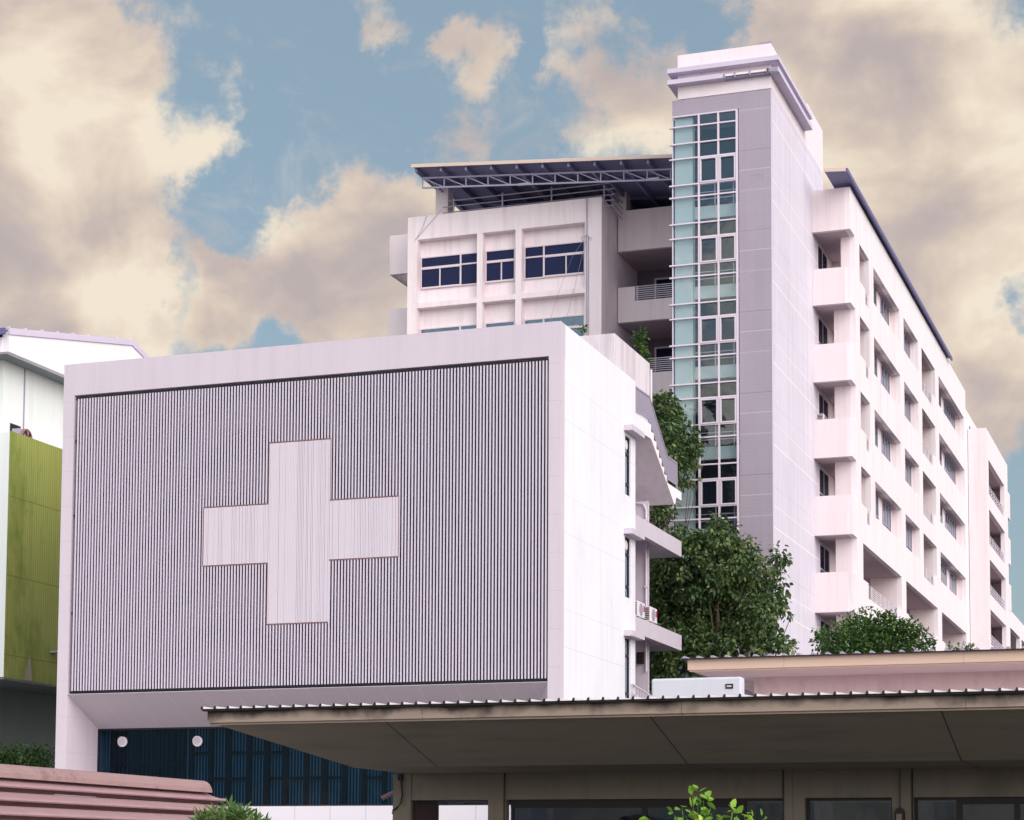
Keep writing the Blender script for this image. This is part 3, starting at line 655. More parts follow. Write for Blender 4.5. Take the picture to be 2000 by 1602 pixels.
ts=MB(); yt=88.0; xa=-36.05; nb=13; dx=(-18.3-xa)/ (13*1.0); 
zt_=lambda x: 34.43+(-36.05-x)*SL; zb__=lambda x: 33.95+(-36.05-x)*SL*1.0
ts.bar((xa,yt,zt_(xa)),(-18.4,yt,zt_(-18.4)),.07); ts.bar((xa,yt,zb__(xa)),(-18.4,yt,zb__(-18.4)),.07)
x=xa; s_=1.12
while x<-18.5:
    ts.bar((x,yt,zb__(x)),(x,yt,zt_(x)),.05)
    if x+s_<-18.4: ts.bar((x,yt,zt_(x)),(x+s_,yt,zb__(x+s_)),.04)
    x+=s_
for x in (-35.8,-31.0,-27.5,-23.0): ts.bar((x,yt,zt_(x)),(x,93.0,zt_(x)-.1),.08)
ts.build('roof_truss',mTruss,roof)
lt=MB()
for (px_,py_) in ((1024,360),(1275,350)): c=F(px_,py_,88.4); lt.box(c.x-.3,c.x+.3,88.35,88.5,c.z-.03,c.z+.05)
lt.build('strip_lamp',mAC,roof)

# -- stair tower
tw=MB(); XTL=-22.10
tw.box(-22.0,XT,YT+.15,94.8,0,34.80)
tws=tw.build('tower_shaft',mTower,hp)
MB().box(XTL,XT,YT+.05,91.0,34.80,36.78).box(-22.0,XT+.002,91.0,94.78,34.81,36.98).build('tower_cap',mTowerTop,hp)
# grey cladding with the tall glazed opening
GX0,GX1=-22.333,-19.43; GZT=34.03
cg=MB().box(GX0,XT-.02,YT,YT+.15,GZT+.02,34.75).box(GX1+.05,XT-.02,YT,YT+.15,0,GZT+.02)
cgo=cg.build('grey_cladding',mClad,hp)
one('corner_trim',mCorn,cgo,XT-.02,XT+.004,YT-.01,YT+.149,0,34.75)
cn=MB()
def cornice(z0,z1,xe,front=True):
    cn.box(-22.47,xe,YT-.02,YT+.05-.001,z0,z1)
P_=.42
for (z0,z1,e) in ((35.86,36.06,-17.56),(35.36,35.56,-19.98)):
    cn.box(-22.46,e,YT-.36,YT+.049,z0,z1)
    cn.box(-22.46,XTL,YT+.049,91,z0,z1)
cn.box(XT,-17.56,YT+.049,90.17,35.86,36.06).box(XT,-17.56,YT-.30,90.17,35.36,35.56)
cn.build('cornice',mCorn,hp)
bk=MB()
for (a,c) in ((1415,1434),(1436,1463),(1466,1499)):
    A=F(a,152,YT-.3); C=F(c,152,YT-.3); bk.box(A.x,C.x,YT-.30,YT+.04,35.44,35.52)
bk.build('broken_cornice',mPlasterW,hp)
bk2=MB().box(-19.98,-17.98,YT-.2,YT+.045,35.36,35.42).box(-18.1,-17.60,YT-.33,YT-.31,35.38,35.54)
for a in (1415,1435,1464.5,1500): A=F(a,152,YT-.3); bk2.box(A.x-.03,A.x+.03,YT-.33,YT+.04,35.34,35.56)
bk2.build('cornice_brackets',mTruss,hp)
c=F(1498,88,YT+.1); MB().box(c.x-.35,XT-.02,YT+.10,YT+.5,36.78,36.90).build('corner_patch',mGreyF,hp)
# glazing
cwl=MB(); fy0,fy1=YT-.05,YT+.03
M1,M2=-21.142,-20.278
gl_levels=[]; base=30.92
lv=[33.52,32.76]
for k in range(-1,8):
    a=30.92-3.53*(k); 
    for d,ty in ((0,'a'),(-.54,'b'),(-1.72,'c'),(-2.36,'d')):
        z=a+d
        if 0.5<z<32.5: lv.append(z)
cwl.box(GX0,GX1,fy0,fy1,GZT-.06,GZT)
for x,wd in ((M1,.075),(M2,.075),(GX1-.03,.09)): cwl.box(x-wd/2,x+wd/2,fy0-.01,fy1,0,GZT-.06)
cwl.box(GX0,GX0+.03,fy0+.02,fy1+.1,0,GZT-.06)
for z in lv:
    cwl.box(GX0-.12,M1-.04,fy0-.03,fy1,z-.03,z+.03); cwl.box(M1+.04,M2-.04,fy0,fy1,z-.03,z+.03); cwl.box(M2+.04,GX1-.08,fy0,fy1,z-.03,z+.03)
cwo=cwl.build('curtain_wall',mMull,hp)
one('pane',gCurt,cwo,GX0+.01,GX1-.02,YT+.032,YT+.042,0,GZT-.03)
MB().box(GX0-.02,GX0+.0,YT+.02,YT+2.2,0,GZT-.02).build('side_pane',gTeal,cwo)
for k in range(8):
    za_=30.92-3.53*k; zd=za_+1.15
    if za_<1: break
    for (a,c) in ((M1+.05,M2-.05),(M2+.05,GX1-.09)):
        m_=MB().box(a,a+.06,fy0-.03,fy1,za_+.03,zd-.03).box(c-.06,c,fy0-.03,fy1,za_+.03,zd-.03).box(a+.06,c-.06,fy0-.03,fy1,za_+.03,za_+.09).box(a+.06,c-.06,fy0-.03,fy1,zd-.09,zd-.03)
        m_.build('casement',mMull,cwo)
# inside the glazing
ii=MB(); 
ii.box(-22.25,-21.45,YT+.12,YT+.5,0,GZT)                       # pale wall just inside
for k in range(9):
    zl=30.04-3.53*k
    if zl<0: break
    ii.box(-21.45,GX1-.05,YT+.40,YT+.6,zl-.55,zl)
ii.build('stair_landing',mInt,cwo)
ih=MB()
for k in range(9):
    zl=30.04-3.53*k
    for z in (zl+.95,zl+.6,zl+.3): ih.bar((-21.40,YT+.35,z),(GX1-.05,YT+.35,z),.035)
    for x in (-20.52,-19.70): ih.bar((x,YT+.35,zl),(x,YT+.35,zl+.98),.05)
ih.build('stair_railing',mRail,cwo)
# dark stairwell box (the shaft is solid: a lining stands in front of it)
# ---- hollow the shaft: replaced below
one('stairwell_lining',mIntD,cwo,-22.0,GX1,YT+2.0,YT+2.1,0,GZT)
me=tws.data; bm=bmesh.new(); off=WL[hp.name]
def bx(x0_,x1_,y0_,y1_,z0_,z1_):
    return MB().box(x0_,x1_,y0_,y1_,z0_,z1_)
m2=MB().box(GX1,XT,YT+.15,YT+2.2,0,34.80).box(-22.3,XT,YT+2.2,94.8,0,34.80).box(-22.3,GX1,YT+.15,YT+2.2,GZT+.02,34.80)
bpy.data.objects.remove(tws); m2.build('tower_shaft',mTower,hp)
a4=copy_tree(a1); a4.location=(XF-.45,117.2,22.22+.02-0.74); a4['label']='white air conditioner behind the railing of a deep opening on the hospital side wall'; a4.location.z=SB[3]-2.6
a3=copy_tree(a1); c=F(1592,800,93.0); a3.location=(c.x+.40,93.0,22.10); a3['label']='white air conditioner behind the fourth balcony wall right of the tower'; a3.rotation_euler=(0,0,0)

# ================================================================== ANNEX far right
an=thing('annex_building',(-17,143,0),'narrow pink annex with railed openings at the right-hand end of the hospital','building')
XA=-14.95; YA=136.0; sp_=3.38
b=MB(); b.box(-16.15,XA,YA,YA+.3,0,30.75)
y0,y1,ye=137.15,147.1,149.4
b.box(XA-.3,XA,YA+.3,y0,0,30.75).box(XA-.3,XA,y1,ye,0,30.75)
for k in range(9):
    zt=28.82-sp_*k; nt_= 30.75 if k==0 else 28.82-sp_*(k-1)-2.35+.35
    zbot=max(0,zt)
    if k==0: b.box(XA-.3,XA,y0,y1,28.82,30.75)
    else: b.box(XA-.3,XA,y0,y1,zt,zt+sp_-2.35)
    if zt-2<0: break
b.box(-16.15,XA-.3,ye-.3,ye,0,30.75)
b.build('annex_wall',mPlasterS,an)
one('annex_front',mPlaster,an,-16.15,XA-.001,YA-.03,YA-.002,0,30.74)
s=MB()
for k in range(9):
    zt=28.82-sp_*k
    if zt<1: break
    s.box(-16.15,XA-.3,YA+.3,ye-.3,zt,zt+.2)
s.box(-16.15,-16.05,YA+.3,ye-.3,0,30)
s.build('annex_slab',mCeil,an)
for k in range(6):
    zt=28.82-sp_*k-2.35+.0; r=MB()
    for i in range(4): z=zt+.05+i*.22; r.bar((XA-.1,y0+.4,z),(XA-.1,y1,z),.04)
    y=y0+.5
    while y<y1: r.box(XA-.13,XA-.07,y-.03,y+.03,zt,zt+.75); y+=1.0
    r.build('railing',mRail,an)
for k in range(3):
    zt=26.9-sp_*k; MB().box(XA-.6,XA+.02,ye+.01,ye+1.4,zt,zt+1.9).build('end_balcony',mPlasterS,an)
lw=thing('low_wing_building',(-16,158,0),'low pale wing with a sloping top edge at the right edge beyond the annex','building')
b=MB(); tz_=S(1972,1190,XA).z; py=[S(1975,1222,XA),S(1990,1238,XA)]
b.box(XA-.3,XA,ye+.02,ye+.5,0,tz_).box(XA-.3,XA,ye+.5,175,tz_-1.3,tz_).box(XA-.3,XA,157,158.2,0,tz_-1.3).box(XA-.3,XA,166,167.2,0,tz_-1.3).box(XA-.3,XA,ye+.5,175,0,tz_-4.2)
b.build('low_wing_wall',mPlasterS,lw)
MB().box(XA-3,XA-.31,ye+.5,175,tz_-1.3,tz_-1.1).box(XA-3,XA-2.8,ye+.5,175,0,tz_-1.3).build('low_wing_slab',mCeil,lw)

# ================================================================== LEFT BUILDING
lb=thing('green_panel_building',(-50,74,0),'white gabled building with a green tiled side panel at the left edge','building')
XG=-46.0; c=S(18,646,XG); y0=c.y; z0=c.z; zs=S(18,687,XG).z; c1=S(257,668,XG); c2=S(292,702,XG)
gb=MB()
gb.prism([(XG,y0,zs),(XG,y0,z0),(XG,c1.y,c1.z),(XG,c2.y+3,c2.z-.9),(XG,c2.y+3,zs)],(-.3,0,0))
gb.build('gable_wall',mLF,lb)
gb=MB(); o_=.10
gb.prism([(XG+.06,y0-.02,z0+.10),(XG+.06,c1.y,c1.z+.10),(XG+.06,c1.y,c1.z-.16),(XG+.06,y0-.02,z0-.16)],(-.1,0,0))
gb.prism([(XG+.06,c1.y,c1.z+.10),(XG+.06,c2.y+3,c2.z-.8),(XG+.06,c2.y+3,c2.z-1.06),(XG+.06,c1.y,c1.z-.16)],(-.1,0,0))
for k in range(9):
    t=k/8; gb.box(XG-.1,XG+.03,y0+(c1.y-y0)*t-.04,y0+(c1.y-y0)*t+.04,z0+(c1.z-z0)*t+.08,z0+(c1.z-z0)*t+.16)
gb.build('verge_trim',mCorn,lb)
MB().box(-60,XG-.3,y0-.02,y0+.3,zs,z0-.25).build('eave_front',mLF,lb)
MB().poly([(-60,y0-.35,z0-.05),(XG-.05,y0-.35,z0-.05),(XG-.05,c1.y,c1.z-.02),(-60,c1.y,c1.z-.02)]).poly([(-60,c1.y,c1.z-.02),(XG-.05,c1.y,c1.z-.02),(XG-.05,c2.y+3,c2.z-.9),(-60,c2.y+3,c2.z-.9)]).build('roof',mRoofU,lb)
MB().box(-60,XG+.05,y0-.42,y0-.30,z0-.22,z0+.02).build('gutter',mEave,lb)
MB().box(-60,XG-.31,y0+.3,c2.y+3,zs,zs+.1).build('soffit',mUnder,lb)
XW2=XG-1.0; yw=S(7,720,XW2).y
zg=S(20,841,XG).z; zgb=S(5,1323,XG).z; yg0=S(20,841,XG).y
MB().box(-60,XW2,yw,86,zg-.8,zs+.02).build('upper_wall',mLW,lb)
MB().box(XW2,XW2+.05,S(46,760,XW2).y,S(46,760,XW2).y+.05,zg,zs).build('drain_pipe',mGreyF,lb)
MB().box(-60,XG-.02,yg0,86,zgb+.02,zg-.05).build('lower_wall',mLW,lb)
MB().box(XG-.02,XG,yg0,86,zgb,zg).build('green_panel',mGreen,lb)
c=S(56,1290,XG+.004); MB().prism([(XG+.001,c.y-.28,zgb+.02),(XG+.001,c.y+.3,zgb+.02),(XG+.001,c.y+.08,zgb+1.15)],(.006,0,0)).build('worn_patch',mat('bare_render',(.30,.26,.21),.9,.2,2),lb)
c=S(100,1273,XG); MB().box(XG,XG+.35,c.y-.1,c.y+.3,c.z-.05,c.z+.03).build('bracket',mGreyF,lb)
MB().box(-60,XG-2.6,yg0+1.2,86,0,zgb+.02).build('ground_floor_wall',mGreyWall,lb)
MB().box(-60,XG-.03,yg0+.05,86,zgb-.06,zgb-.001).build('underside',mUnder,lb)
c=S(30,839,XW2); wn=MB().box(XW2,XW2+.03,c.y-.4,c.y+.35,zg-.2,zg+.68).build('window',mBlack,lb)
c=S(49,845,XG-.45); fan=thing('exhaust_fan',(XG-.45,c.y,zg-.35),'round rusty fan unit standing behind the top edge of the green panel','fan')
MB().disc((XG-.42,c.y,zg+.05),(1,0,0),.40,.08).build('fan_rim',mRust,fan)
MB().disc((XG-.335,c.y,zg+.05),(1,0,0),.33,.01).build('fan_mesh',mBlack,fan)
fb_=MB()
for k in range(5):
    a=k*2*math.pi/5; fb_.prism([(XG-.32,c.y,zg+.05),(XG-.32,c.y+.3*math.cos(a),zg+.05+.3*math.sin(a)),(XG-.32,c.y+.3*math.cos(a+.5),zg+.05+.3*math.sin(a+.5))],(.01,0,0))
fb_.build('fan_blade',mRust,fan)
one('fan_box',mGreyF,fan,XG-.8,XG-.43,c.y-.42,c.y+.42,zg-.35,zg+.4)

# ================================================================== CANOPIES
def canopy(name,label,YC_,pxl,ytop,ybot,xr_,k,depth,per,ribs_h,fm,sm,overh,sheet=True):
    t=thing(name,(-8,YC_+2,0),label,'building')
    A=F(pxl,ytop,YC_); B=F(pxl,ybot,YC_); zt=A.z; zb_=B.z; xl=B.x
    f=MB().box(xl,xr_,YC_,YC_+.04,zb_,zt).box(xl,xl+.04,YC_+.04,YC_+9,zb_,zt)
    f.box(xl+.03,xr_,YC_+.04,YC_+.10,zb_-.035,zb_+.02)
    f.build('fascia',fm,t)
    zi=zb_-k*depth; yi=YC_+depth
    s=MB().poly([(xl+.1,YC_+.1,zb_-.02),(xr_,YC_+.1,zb_-.02),(xr_,yi,zi),(xl+depth*.66,yi,zi)])
    s.poly([(xl+.1,YC_+.1,zb_-.02),(xl+depth*.66,yi,zi),(xl+depth*.66,YC_+9,zi),(xl+.1,YC_+9,zb_-.02)])
    s.build('soffit',sm,t)
    one('soffit_beam',sm,t,xl+depth*.66,xr_,yi-.0,YC_+9,zi,zi+.05)
    return t,zt,zb_,xl,zi,yi
XE=6.0
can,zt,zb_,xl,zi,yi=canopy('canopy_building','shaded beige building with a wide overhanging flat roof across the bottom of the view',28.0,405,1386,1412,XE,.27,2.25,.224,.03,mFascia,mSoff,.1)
sh=MB(); rb=MB(); x=xl-.055
while x<XE:
    sh.prism([(x+.03,27.90,zt+.002),(x+.03,27.90,zt+.040),(x+.21,27.90,zt+.006),(x+.21,27.90,zt+.002)],(0,6.5,0))
    rb.prism([(x-.012,27.885,zt-.004),(x+.034,27.885,zt-.004),(x+.022,27.885,zt+.043),(x+.006,27.885,zt+.043)],(0,6.5,0))
    x+=.2243
sh.build('roof_sheet',mSheet,can); rb.build('roof_ribs',mBlack,can)
one('roof_edge',mBlack,can,xl-.06,XE,27.93,34.3,zt-.03,zt-.001)
# wall under the roof
YL=Zp(768,1512,zi).y; xw=F(768,1560,YL).x
zh=F(1000,1562,YL).z
def fx(px_,py_=1580): return F(px_,py_,YL).x
wl=MB(); wl.box(xw,XE,YL,YL+.22,zh,zi)
for a,c in ((768,797),(953,986),(1533,1572),(1742,1784)): wl.box(fx(a),fx(c),YL,YL+.22,0,zh)
wl.build('wall',mWallC,can)
for a,c in ((768,803),(969,988),(1531,1548),(1757,1780)): one('pilaster',mWallC,can,fx(a),fx(c),YL-.02,YL-.001,0,zi-.002)
one('passage_ceiling',mat('brown_ceiling',(.07,.045,.045),.8,.1,1),can,fx(797),fx(953),YL+.22,YL+1.3,zh-.01,zh+.2)
one('passage_beam',MATS['brown_ceiling'],can,fx(790),fx(797)+.06,YL+.22,YL+1.3,0,zh-.02)
def shopwin(a,c,mull,tr_drop,name='window'):
    x0_,x1_=fx(a),fx(c); fr=MB().box(x0_,x1_,YL+.10,YL+.16,zh-.045,zh)
    fr.box(x0_,x0_+.05,YL+.10,YL+.16,0,zh-.045).box(x1_-.03,x1_,YL+.10,YL+.16,0,zh-.045)
    for m_ in mull: fr.box(fx(m_)-.045,fx(m_)+.045,YL+.10,YL+.16,0,zh-.045)
    o=fr.build('window',mBlack,can); one('pane',gShop,o,x0_+.02,x1_-.02,YL+.125,YL+.132,0,zh-.02)
    one('dark_room',mIntD,o,x0_,x1_,YL+2.4,YL+2.45,0,zh)
gShop=glass('shop_glass',(.25,.25,.3),.30,.5,.02,.06)
shopwin(994,1533,[1255,1450],0); shopwin(1573,1742,[],0)
o_=shopwin(1784,2100,[1872,1985],0)
hw=MB().box(fx(994),fx(1450),YL+.09,YL+.165,zh-.14,zh-.045); hw.box(fx(1872),fx(2100),YL+.09,YL+.165,zh-.11,zh-.045).build('window_head',mBlack,can)
c=F(1757,1590,YL-.1)
wlmp=MB(); wlmp.prism([(c.x-.075,YL-.14,c.z-.12),(c.x+.075,YL-.14,c.z-.12),(c.x+.075,YL-.14,c.z+.03),(c.x+.045,YL-.14,c.z+.085),(c.x,YL-.14,c.z+.105),(c.x-.045,YL-.14,c.z+.085),(c.x-.075,YL-.14,c.z+.03)],(0,.12,0))
wlo=wlmp.build('wall_lamp',mBlack,can)
one('lamp_lens',mat('lamp_lens_glass',(.22,.18,.15),.4,.1,4),wlo,c.x-.045,c.x+.045,YL-.155,YL-.142,c.z-.12,c.z+.0)
MB().tube([(c.x,YL-.03,c.z+.1),(c.x,YL-.03,zi)],.006,5).build('cable',mBlack,can); pp=MB()
c=F(781,1518,YL-.05); 
pts=[F(a,b_,YL-.05) for a,b_ in ((783,1514),(784,1535),(786,1552),(783,1568),(775,1578),(767,1583),(766,1590))]
pp.tube(pts,.014,6).box(c.x-.03,c.x+.04,YL-.08,YL-.021,c.z-.06,c.z+.05)
for a in (986,1531,1783): MB().tube([(fx(a),YL-.03,zi),(fx(a),YL-.03,1.0)],.012,5).build('pipe',mBlack,can)
pp.build('cable',mBlack,can)
# second canopy, farther back
c2,zt2,zb2,xl2,zi2,yi2=canopy('rear_canopy_building','pink walled building with a peach roof edge behind the front canopy',45.0,1343,1287,1309,8.0,.05,1.4,.3,.04,mFascia2,mSoff2,.1)
rb=MB(); x=xl2-.1
while x<8:
    rb.prism([(x,44.87,zt2+.001),(x+.10,44.87,zt2+.001),(x+.075,44.87,zt2+.05),(x+.025,44.87,zt2+.05)],(0,5,0)); x+=.33
rb.build('roof_ribs',mGreyF,c2); one('roof_sheet',mBlack,c2,xl2-.12,8,44.88,52,zt2-.02,zt2)
yw2=Zp(1475,1318,zi2).y
yw2=yi2+.15
xw2=F(1473,1340,yw2).x
one('wall',mWallP,c2,xw2,8,yw2,yw2+.3,0,zi2+.04)
MB().box(xl2+.5,xw2,yw2+3.2,yw2+3.4,0,zi2).build('inner_wall',mat('shade_mauve',(.22,.18,.22),.8,.1,1),c2)
a=F(1448,1340,yw2+1); d=F(1475,1358,yw2+1); MB().bar((a.x-.3,yw2+1,a.z+.08),(d.x,yw2+1,d.z-.02),.09).build('stair_stringer',mGreyF,c2)

cb=thing('equipment_cabinet',(F(1360,1340,40).x,40,0),'long white box with a small dark plate, left of the pink building','cabinet')
A=F(1272,1326,40); B=F(1448,1325,40)
MB().box(A.x,B.x,40,40.3,0,A.z).build('cabinet_body',mCab,cb,bevel=.04)
pA=F(1417,1336,40); pB=F(1432,1345,40)
pn=MB().box(pA.x,pB.x,39.985,39.998,pB.z,pA.z).build('plate',mBlack,cb)
tx=MB(); n=6
for i in range(n):
    xx=pA.x+.03+(pB.x-pA.x-.06)*i/n; tx.box(xx,xx+.012,39.980,39.984,(pA.z+pB.z)/2-.015,(pA.z+pB.z)/2+.015)
tx.build('plate_marks',mAC,pn)

# ================================================================== PINK TILED ROOF
XRG=-12.5; A=S(415,1530,XRG); B=S(0,1487.8,XRG)
ye=A.y-.28; zr_=(A.z+B.z)/2
hs=thing('tiled_roof_house',(XRG,18,0),'low house with a dusty pink tiled roof and mortared ridge, bottom left','house')
y_s=10.0
rg=MB(); n=9; pr=[]
for k in range(n+1):
    a=math.pi*k/n; pr.append((XRG+.15*math.cos(a),y_s,zr_-.155+.155*math.sin(a)))
rg.prism(pr,(0,ye-y_s,0)); rgo=rg.build('ridge_cap',mRidge,hs)
co_=MB(); PITCHR=math.radians(30); L_=.315
def onr(s_,h): return (XRG+s_*math.cos(PITCHR)+h*math.sin(PITCHR), zr_-.16-s_*math.sin(PITCHR)+h*math.cos(PITCHR))
for k in range(9):
    s0=k*L_-.02; s1=(k+1)*L_+.03; prof=[]
    for (fr,h) in ((0,-.025),(.12,.012),(.45,.034),(.72,.060),(.93,.100),(1.0,.088),(1.0,.072),(.80,.055),(.70,-.03),(.5,-.04),(0,-.05)):
        prof.append(onr(s0+(s1-s0)*fr,h+.0))
    yy=y_s; ln=ye+.06-(.0 if k<1 else .04*((k*3)%4-1)); 
    co_.prism([(a,yy,b_) for a,b_ in prof],(0,ln-yy,0))
tl=co_.build('roof_tiles',mTile,hs)
MB().box(XRG-.1,XRG+2.4,y_s+.3,ye-.25,0,zr_-1.9).box(XRG-.05,XRG+.05,y_s+.3,ye-.25,zr_-1.9,zr_-.3).build('house_wall',mWallP,hs)
gp=MB().prism([(XRG,ye-.25,zr_-.25),(XRG+2.4,ye-.25,zr_-1.65),(XRG+2.4,ye-.25,zr_-1.95),(XRG-.1,ye-.25,zr_-1.95)],(0,.1,0)).build('gable_wall',mWallP,hs)
# short tile-coloured pipe stub seen by the canopy post
c=F(757,1555,33.0); d=F(770,1546,33.0)
st_=thing('pipe_stub',(c.x,33,0),'short brownish pink pipe slanting up behind the canopy post','pipe')
MB().tube([(c.x-.1,33.0,c.z-.04),(d.x+.3,33.0,d.z+.12)],.045,8).tube([(d.x+.28,33,0),(d.x+.28,33,d.z+.1)],.04,8).build('pipe',mTile,st_)

# ================================================================== FOLIAGE
def leaves(name,material,parent,tufts,n_per,size,spread,droop=.5,aspect=.5,seed=1,up=0,colfn=None,smooth=False):
    rd=random.Random(seed); V=[];Fc=[];C=[]
    for (c,s_) in tufts:
        c=Vector(c); base=rd.random()*.55
        for _ in range(n_per):
            d=Vector((rd.gauss(0,1),rd.gauss(0,1),rd.gauss(0,1))).normalized()
            p=c+d*spread*s_*(rd.random()**.5)
            dirv=(d+Vector((rd.uniform(-.6,.6),rd.uniform(-.6,.6),-droop+up+rd.uniform(-.4,.4)))).normalized()
            sd=dirv.cross(Vector((rd.uniform(-1,1),rd.uniform(-1,1),rd.uniform(.2,1.4)))).normalized()
            nn=sd.cross(dirv); L=size*rd.uniform(.65,1.3); w_=L*aspect*.5
            i=len(V)
            V+= [p, p+dirv*L*.35+sd*w_+nn*L*.06, p+dirv*L*.75+sd*w_*.7+nn*L*.05, p+dirv*L, p+dirv*L*.75-sd*w_*.7+nn*L*.05, p+dirv*L*.35-sd*w_+nn*L*.06, p+dirv*L*.5-nn*L*.05]
            Fc+= [(i,i+1,i+6),(i+1,i+2,i+6),(i+2,i+3,i+6),(i+3,i+4,i+6),(i+4,i+5,i+6),(i+5,i,i+6)]
            v=min(1,max(0,base+rd.random()**2*.55)); C+=[v]*6
    off=WL[parent.name]
    me=bpy.data.meshes.new(name); me.from_pydata([tuple(v-off) for v in V],[],Fc); me.update()
    at=me.attributes.new('leafvar','FLOAT','FACE')
    at.data.foreach_set('value',C)
    me.materials.append(material); o=bpy.data.objects.new(name,me); COL.objects.link(o); o.parent=parent; WL[o.name]=off
    for p_ in me.polygons: p_.use_smooth=smooth
    return o
def blobs_to_tufts(blobs,Y,dy,dens,seed=1,shell=.45):
    """blobs: (px,py,rx_px,ry_px) of the crown outline at depth Y; tufts fill each ellipsoid, mostly its outer part"""
    rd=random.Random(seed); out=[]
    for (px_,py_,rx,ry) in blobs:
        sc_=(F(px_+10,py_,Y)-F(px_,py_,Y)).length/10
        cy_=Y+rd.uniform(-dy,dy)*.5; c=F(px_,py_,cy_); a,b_=rx*sc_,ry*sc_
        n=int(dens*(a*b_*min(a,b_)*1.0)**.75*16)
        for _ in range(max(6,n)):
            d=Vector((rd.gauss(0,1),rd.gauss(0,1),rd.gauss(0,1))).normalized()
            r=shell+(1-shell)*rd.random()**.6 if rd.random()<.8 else rd.random()
            r*=rd.uniform(.85,1.2)
            out.append(((c.x+d.x*a*r,c.y+d.y*(a+b_)*.5*r,c.z+d.z*b_*r),rd.uniform(.7,1.2)))
    return out
def limbs(parent,base,tops,r0,material=mBark,name='trunk'):
    t=MB(); base=Vector(base); fork=base+Vector((0,0,(min(p[2] for p in tops)-base.z)*.55))
    t.tube([base,base+(fork-base)*.5+Vector((.15,0,0)),fork],r0,10,r0*.7)
    for p in tops:
        p=Vector(p); mid=fork+(p-fork)*.5+Vector((random.uniform(-.3,.3),random.uniform(-.3,.3),.4)); t.tube([fork,mid,p],r0*.4,7,r0*.08)
        for _ in range(2):
            q=p+Vector((random.uniform(-1,1),random.uniform(-1,1),random.uniform(-.3,1.1))); t.tube([mid,(mid+q)/2+Vector((0,0,.15)),q],r0*.16,5,r0*.04)
    return t.build(name,material,parent,smooth=True)
def tree(name,label,cat,blobs,Y,dy,dens,n_per,size,spread,mat_,seed,trunk_r=.25,group=None,**k):
    c=F(sum(b_[0] for b_ in blobs)/len(blobs),1400,Y)
    t=thing(name,(c.x,Y,0),label,cat,group)
    tops=[F(b_[0],b_[1],Y) for b_ in blobs[::5]]
    limbs(t,(c.x,Y,0),[tuple(p) for p in tops],trunk_r)
    leaves('crown',mat_,t,blobs_to_tufts(blobs,Y,dy,dens,seed),n_per,size,spread,seed=seed,**k)
    return t
tree('broadleaf_tree','large dark green broad-leaved tree in front of the stair tower foot','tree',
 [(1400,1130,75,75),(1330,1190,75,80),(1300,1110,50,50),(1450,1190,70,60),(1395,1060,50,40),(1440,1110,55,40),(1340,1075,45,35),(1500,1120,30,22),(1490,1200,50,40),
  (1512,1242,30,28),(1540,1257,14,10),(1380,1260,90,50),(1300,1270,50,60),(1460,1255,60,35),(1505,1165,32,25),(1440,1065,38,22),(1400,1025,30,20),(1330,1045,22,18),(1465,1080,25,18),(1290,1180,40,60),(1300,1330,50,25),(1520,1085,14,10),(1516,1178,16,12),(1370,1330,60,20)],
 79.5,2.5,3.0,22,.20,.36,lTree,11,.3,droop=.9,aspect=.62)
tree('tall_tree','dark green tree with a leaning crown rising behind the outside staircase','tree',
 [(1300,830,40,45),(1325,860,35,40),(1285,785,22,25),(1340,900,22,22),(1315,920,40,28),(1350,885,14,14),(1300,880,40,50),(1330,945,22,16),(1290,1010,20,26),(1280,1040,16,14),(1275,900,24,60),(1285,960,24,60),(1352,865,10,9),(1303,985,26,26)],
 80.5,2.0,3.2,22,.20,.34,lTree,23,.10,droop=.8,aspect=.6)
tree('bushy_tree','rounded small-leaved green tree in front of the hospital gallery','tree',
 [(1640,1250,55,28),(1690,1232,40,34),(1700,1212,18,16),(1745,1240,50,28),(1735,1215,22,20),(1790,1255,35,18),(1610,1255,22,14),(1660,1228,28,18),(1765,1228,22,14),(1712,1265,90,25),(1640,1290,60,25),(1760,1290,70,25),(1818,1262,12,7)],
 68.0,2.0,11,16,.14,.27,lBush,31,.16,droop=.1,aspect=.55)
tree('low_shrub','small green shrub top peeping over the pink building roof','shrub',[(1878,1264,20,5),(1862,1268,12,5),(1895,1268,10,4)],66,.5,3,8,.12,.15,lBush,33,.05,droop=.1)
tree('rooftop_plant','small sapling growing on the roof beside the stained roof block','plant',[(1251,672,7,10),(1254,655,4,8),(1258,686,7,8),(1262,700,6,6),(1245,662,4,4)],77.0,.2,6,10,.16,.16,lBush,41,.03,droop=.6)
tree('parapet_weed','tiny weed sprouting from the clinic roof edge','plant',[(1139,643,4,5)],73.5,.1,6,10,.12,.12,lBush,42,.02,droop=.4)
tree('hedge','dark clipped hedge below the grey wall at the left edge','hedge',
 [(x,1480+((x*7)%5)-2,22,20) for x in range(-40,96,16)]+[(x,1505,26,22) for x in range(-40,90,20)],64.5,1.0,6,14,.14,.22,lHedge,51,.08,droop=.0)
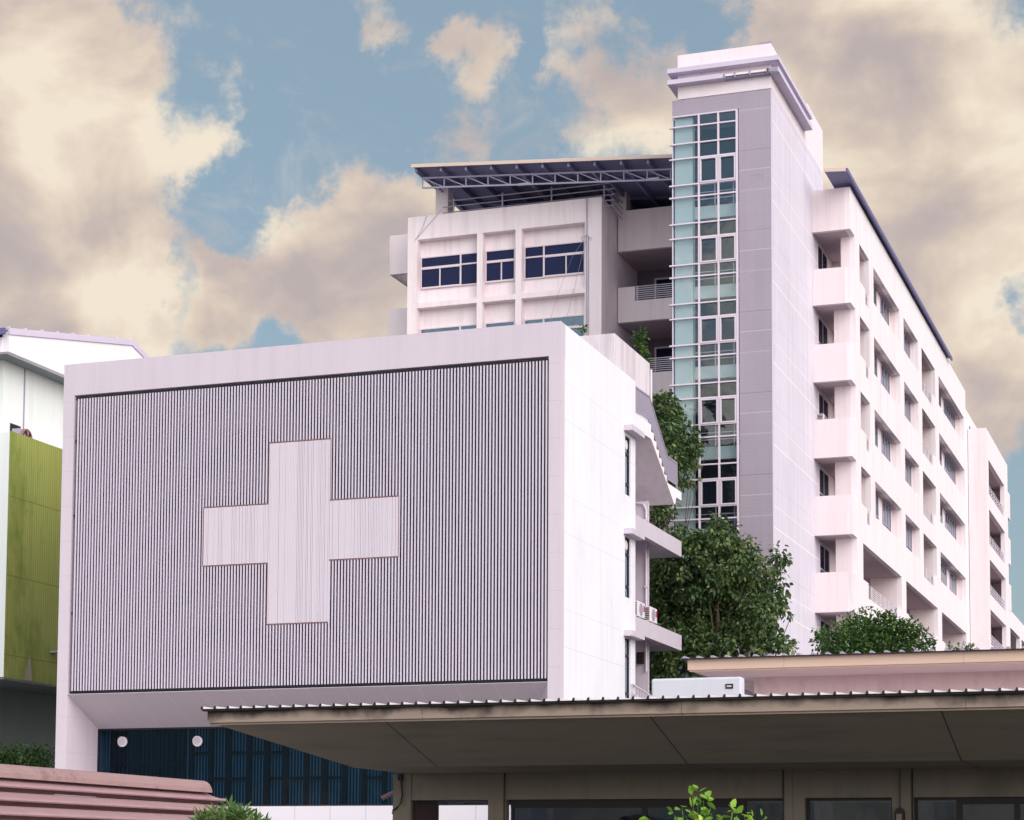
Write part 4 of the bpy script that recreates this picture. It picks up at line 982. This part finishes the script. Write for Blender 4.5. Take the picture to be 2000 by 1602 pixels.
# long-leaved shrub beside the tiled roof
def spiky(name,label,px_,py_,Y,n,size,mat_,seed):
    rd=random.Random(seed); c=F(px_,py_,Y); t=thing(name,(c.x,Y,0),label,'shrub')
    s=MB(); tf=[]
    sc_=(F(px_+10,py_,Y)-F(px_,py_,Y)).length/10
    for k in range(n):
        qx=px_+rd.uniform(-62,66); qy=py_-(rd.random()**.8)*48*max(0.05,1-abs(qx-px_+10)/95)+18; q=F(qx,qy,Y+rd.uniform(-.5,.5)); tf.append((tuple(q),1))
        s.tube([(c.x+(q.x-c.x)*.2,Y,0),(c.x+(q.x-c.x)*.6,(Y+q.y)/2,q.z*.6),q],.012,5,.005)
    s.build('stem',mBark,t); leaves('foliage',mat_,t,tf,13,size,size*.25,droop=.35,aspect=.20,seed=seed,up=.35)
spiky('narrow_leaved_shrub','shrub of long narrow leaves at the lower end of the pink tiled roof',450,1606,20.0,60,.15,lShrub,61)
# bright young plant in front of the canopy building
yp=thing('young_plant',(F(1380,1600,13).x,13,0),'bright yellow-green leafy plant in front of the dark shop windows','plant')
pl=[(1362,1552,1),(1368,1548,1),(1352,1556,.8),(1374,1563,1),(1332,1578,1.1),(1350,1583,1.2),(1318,1592,1),(1340,1594,1.2),(1364,1588,1.1),(1390,1590,.9),(1400,1598,1),(1430,1584,1),(1440,1592,1),(1456,1594,.9),(1470,1599,.9),(1490,1600,.9),(1269,1600,.7),(1380,1602,1.2),(1350,1604,1.3),(1310,1606,1.2),(1415,1606,1.1),(1330,1612,1.4),(1380,1616,1.4),(1450,1612,1.2)]
s=MB(); c=F(1372,1600,13)
for (a,b_,k) in pl:
    q=F(a,b_,13+random.uniform(-.15,.15)); s.tube([(c.x,13,.3),((c.x+q.x)/2,13,q.z*.72),q],.006,5,.002)
s.tube([(c.x,13,0),(c.x,13,.4)],.02,6)
s.build('stem',lBright,yp)
leaves('foliage',lBright,yp,[(tuple(F(a,b_,13+random.uniform(-.1,.1))),k) for a,b_,k in pl],4,.062,.028,droop=.35,aspect=.62,seed=71)
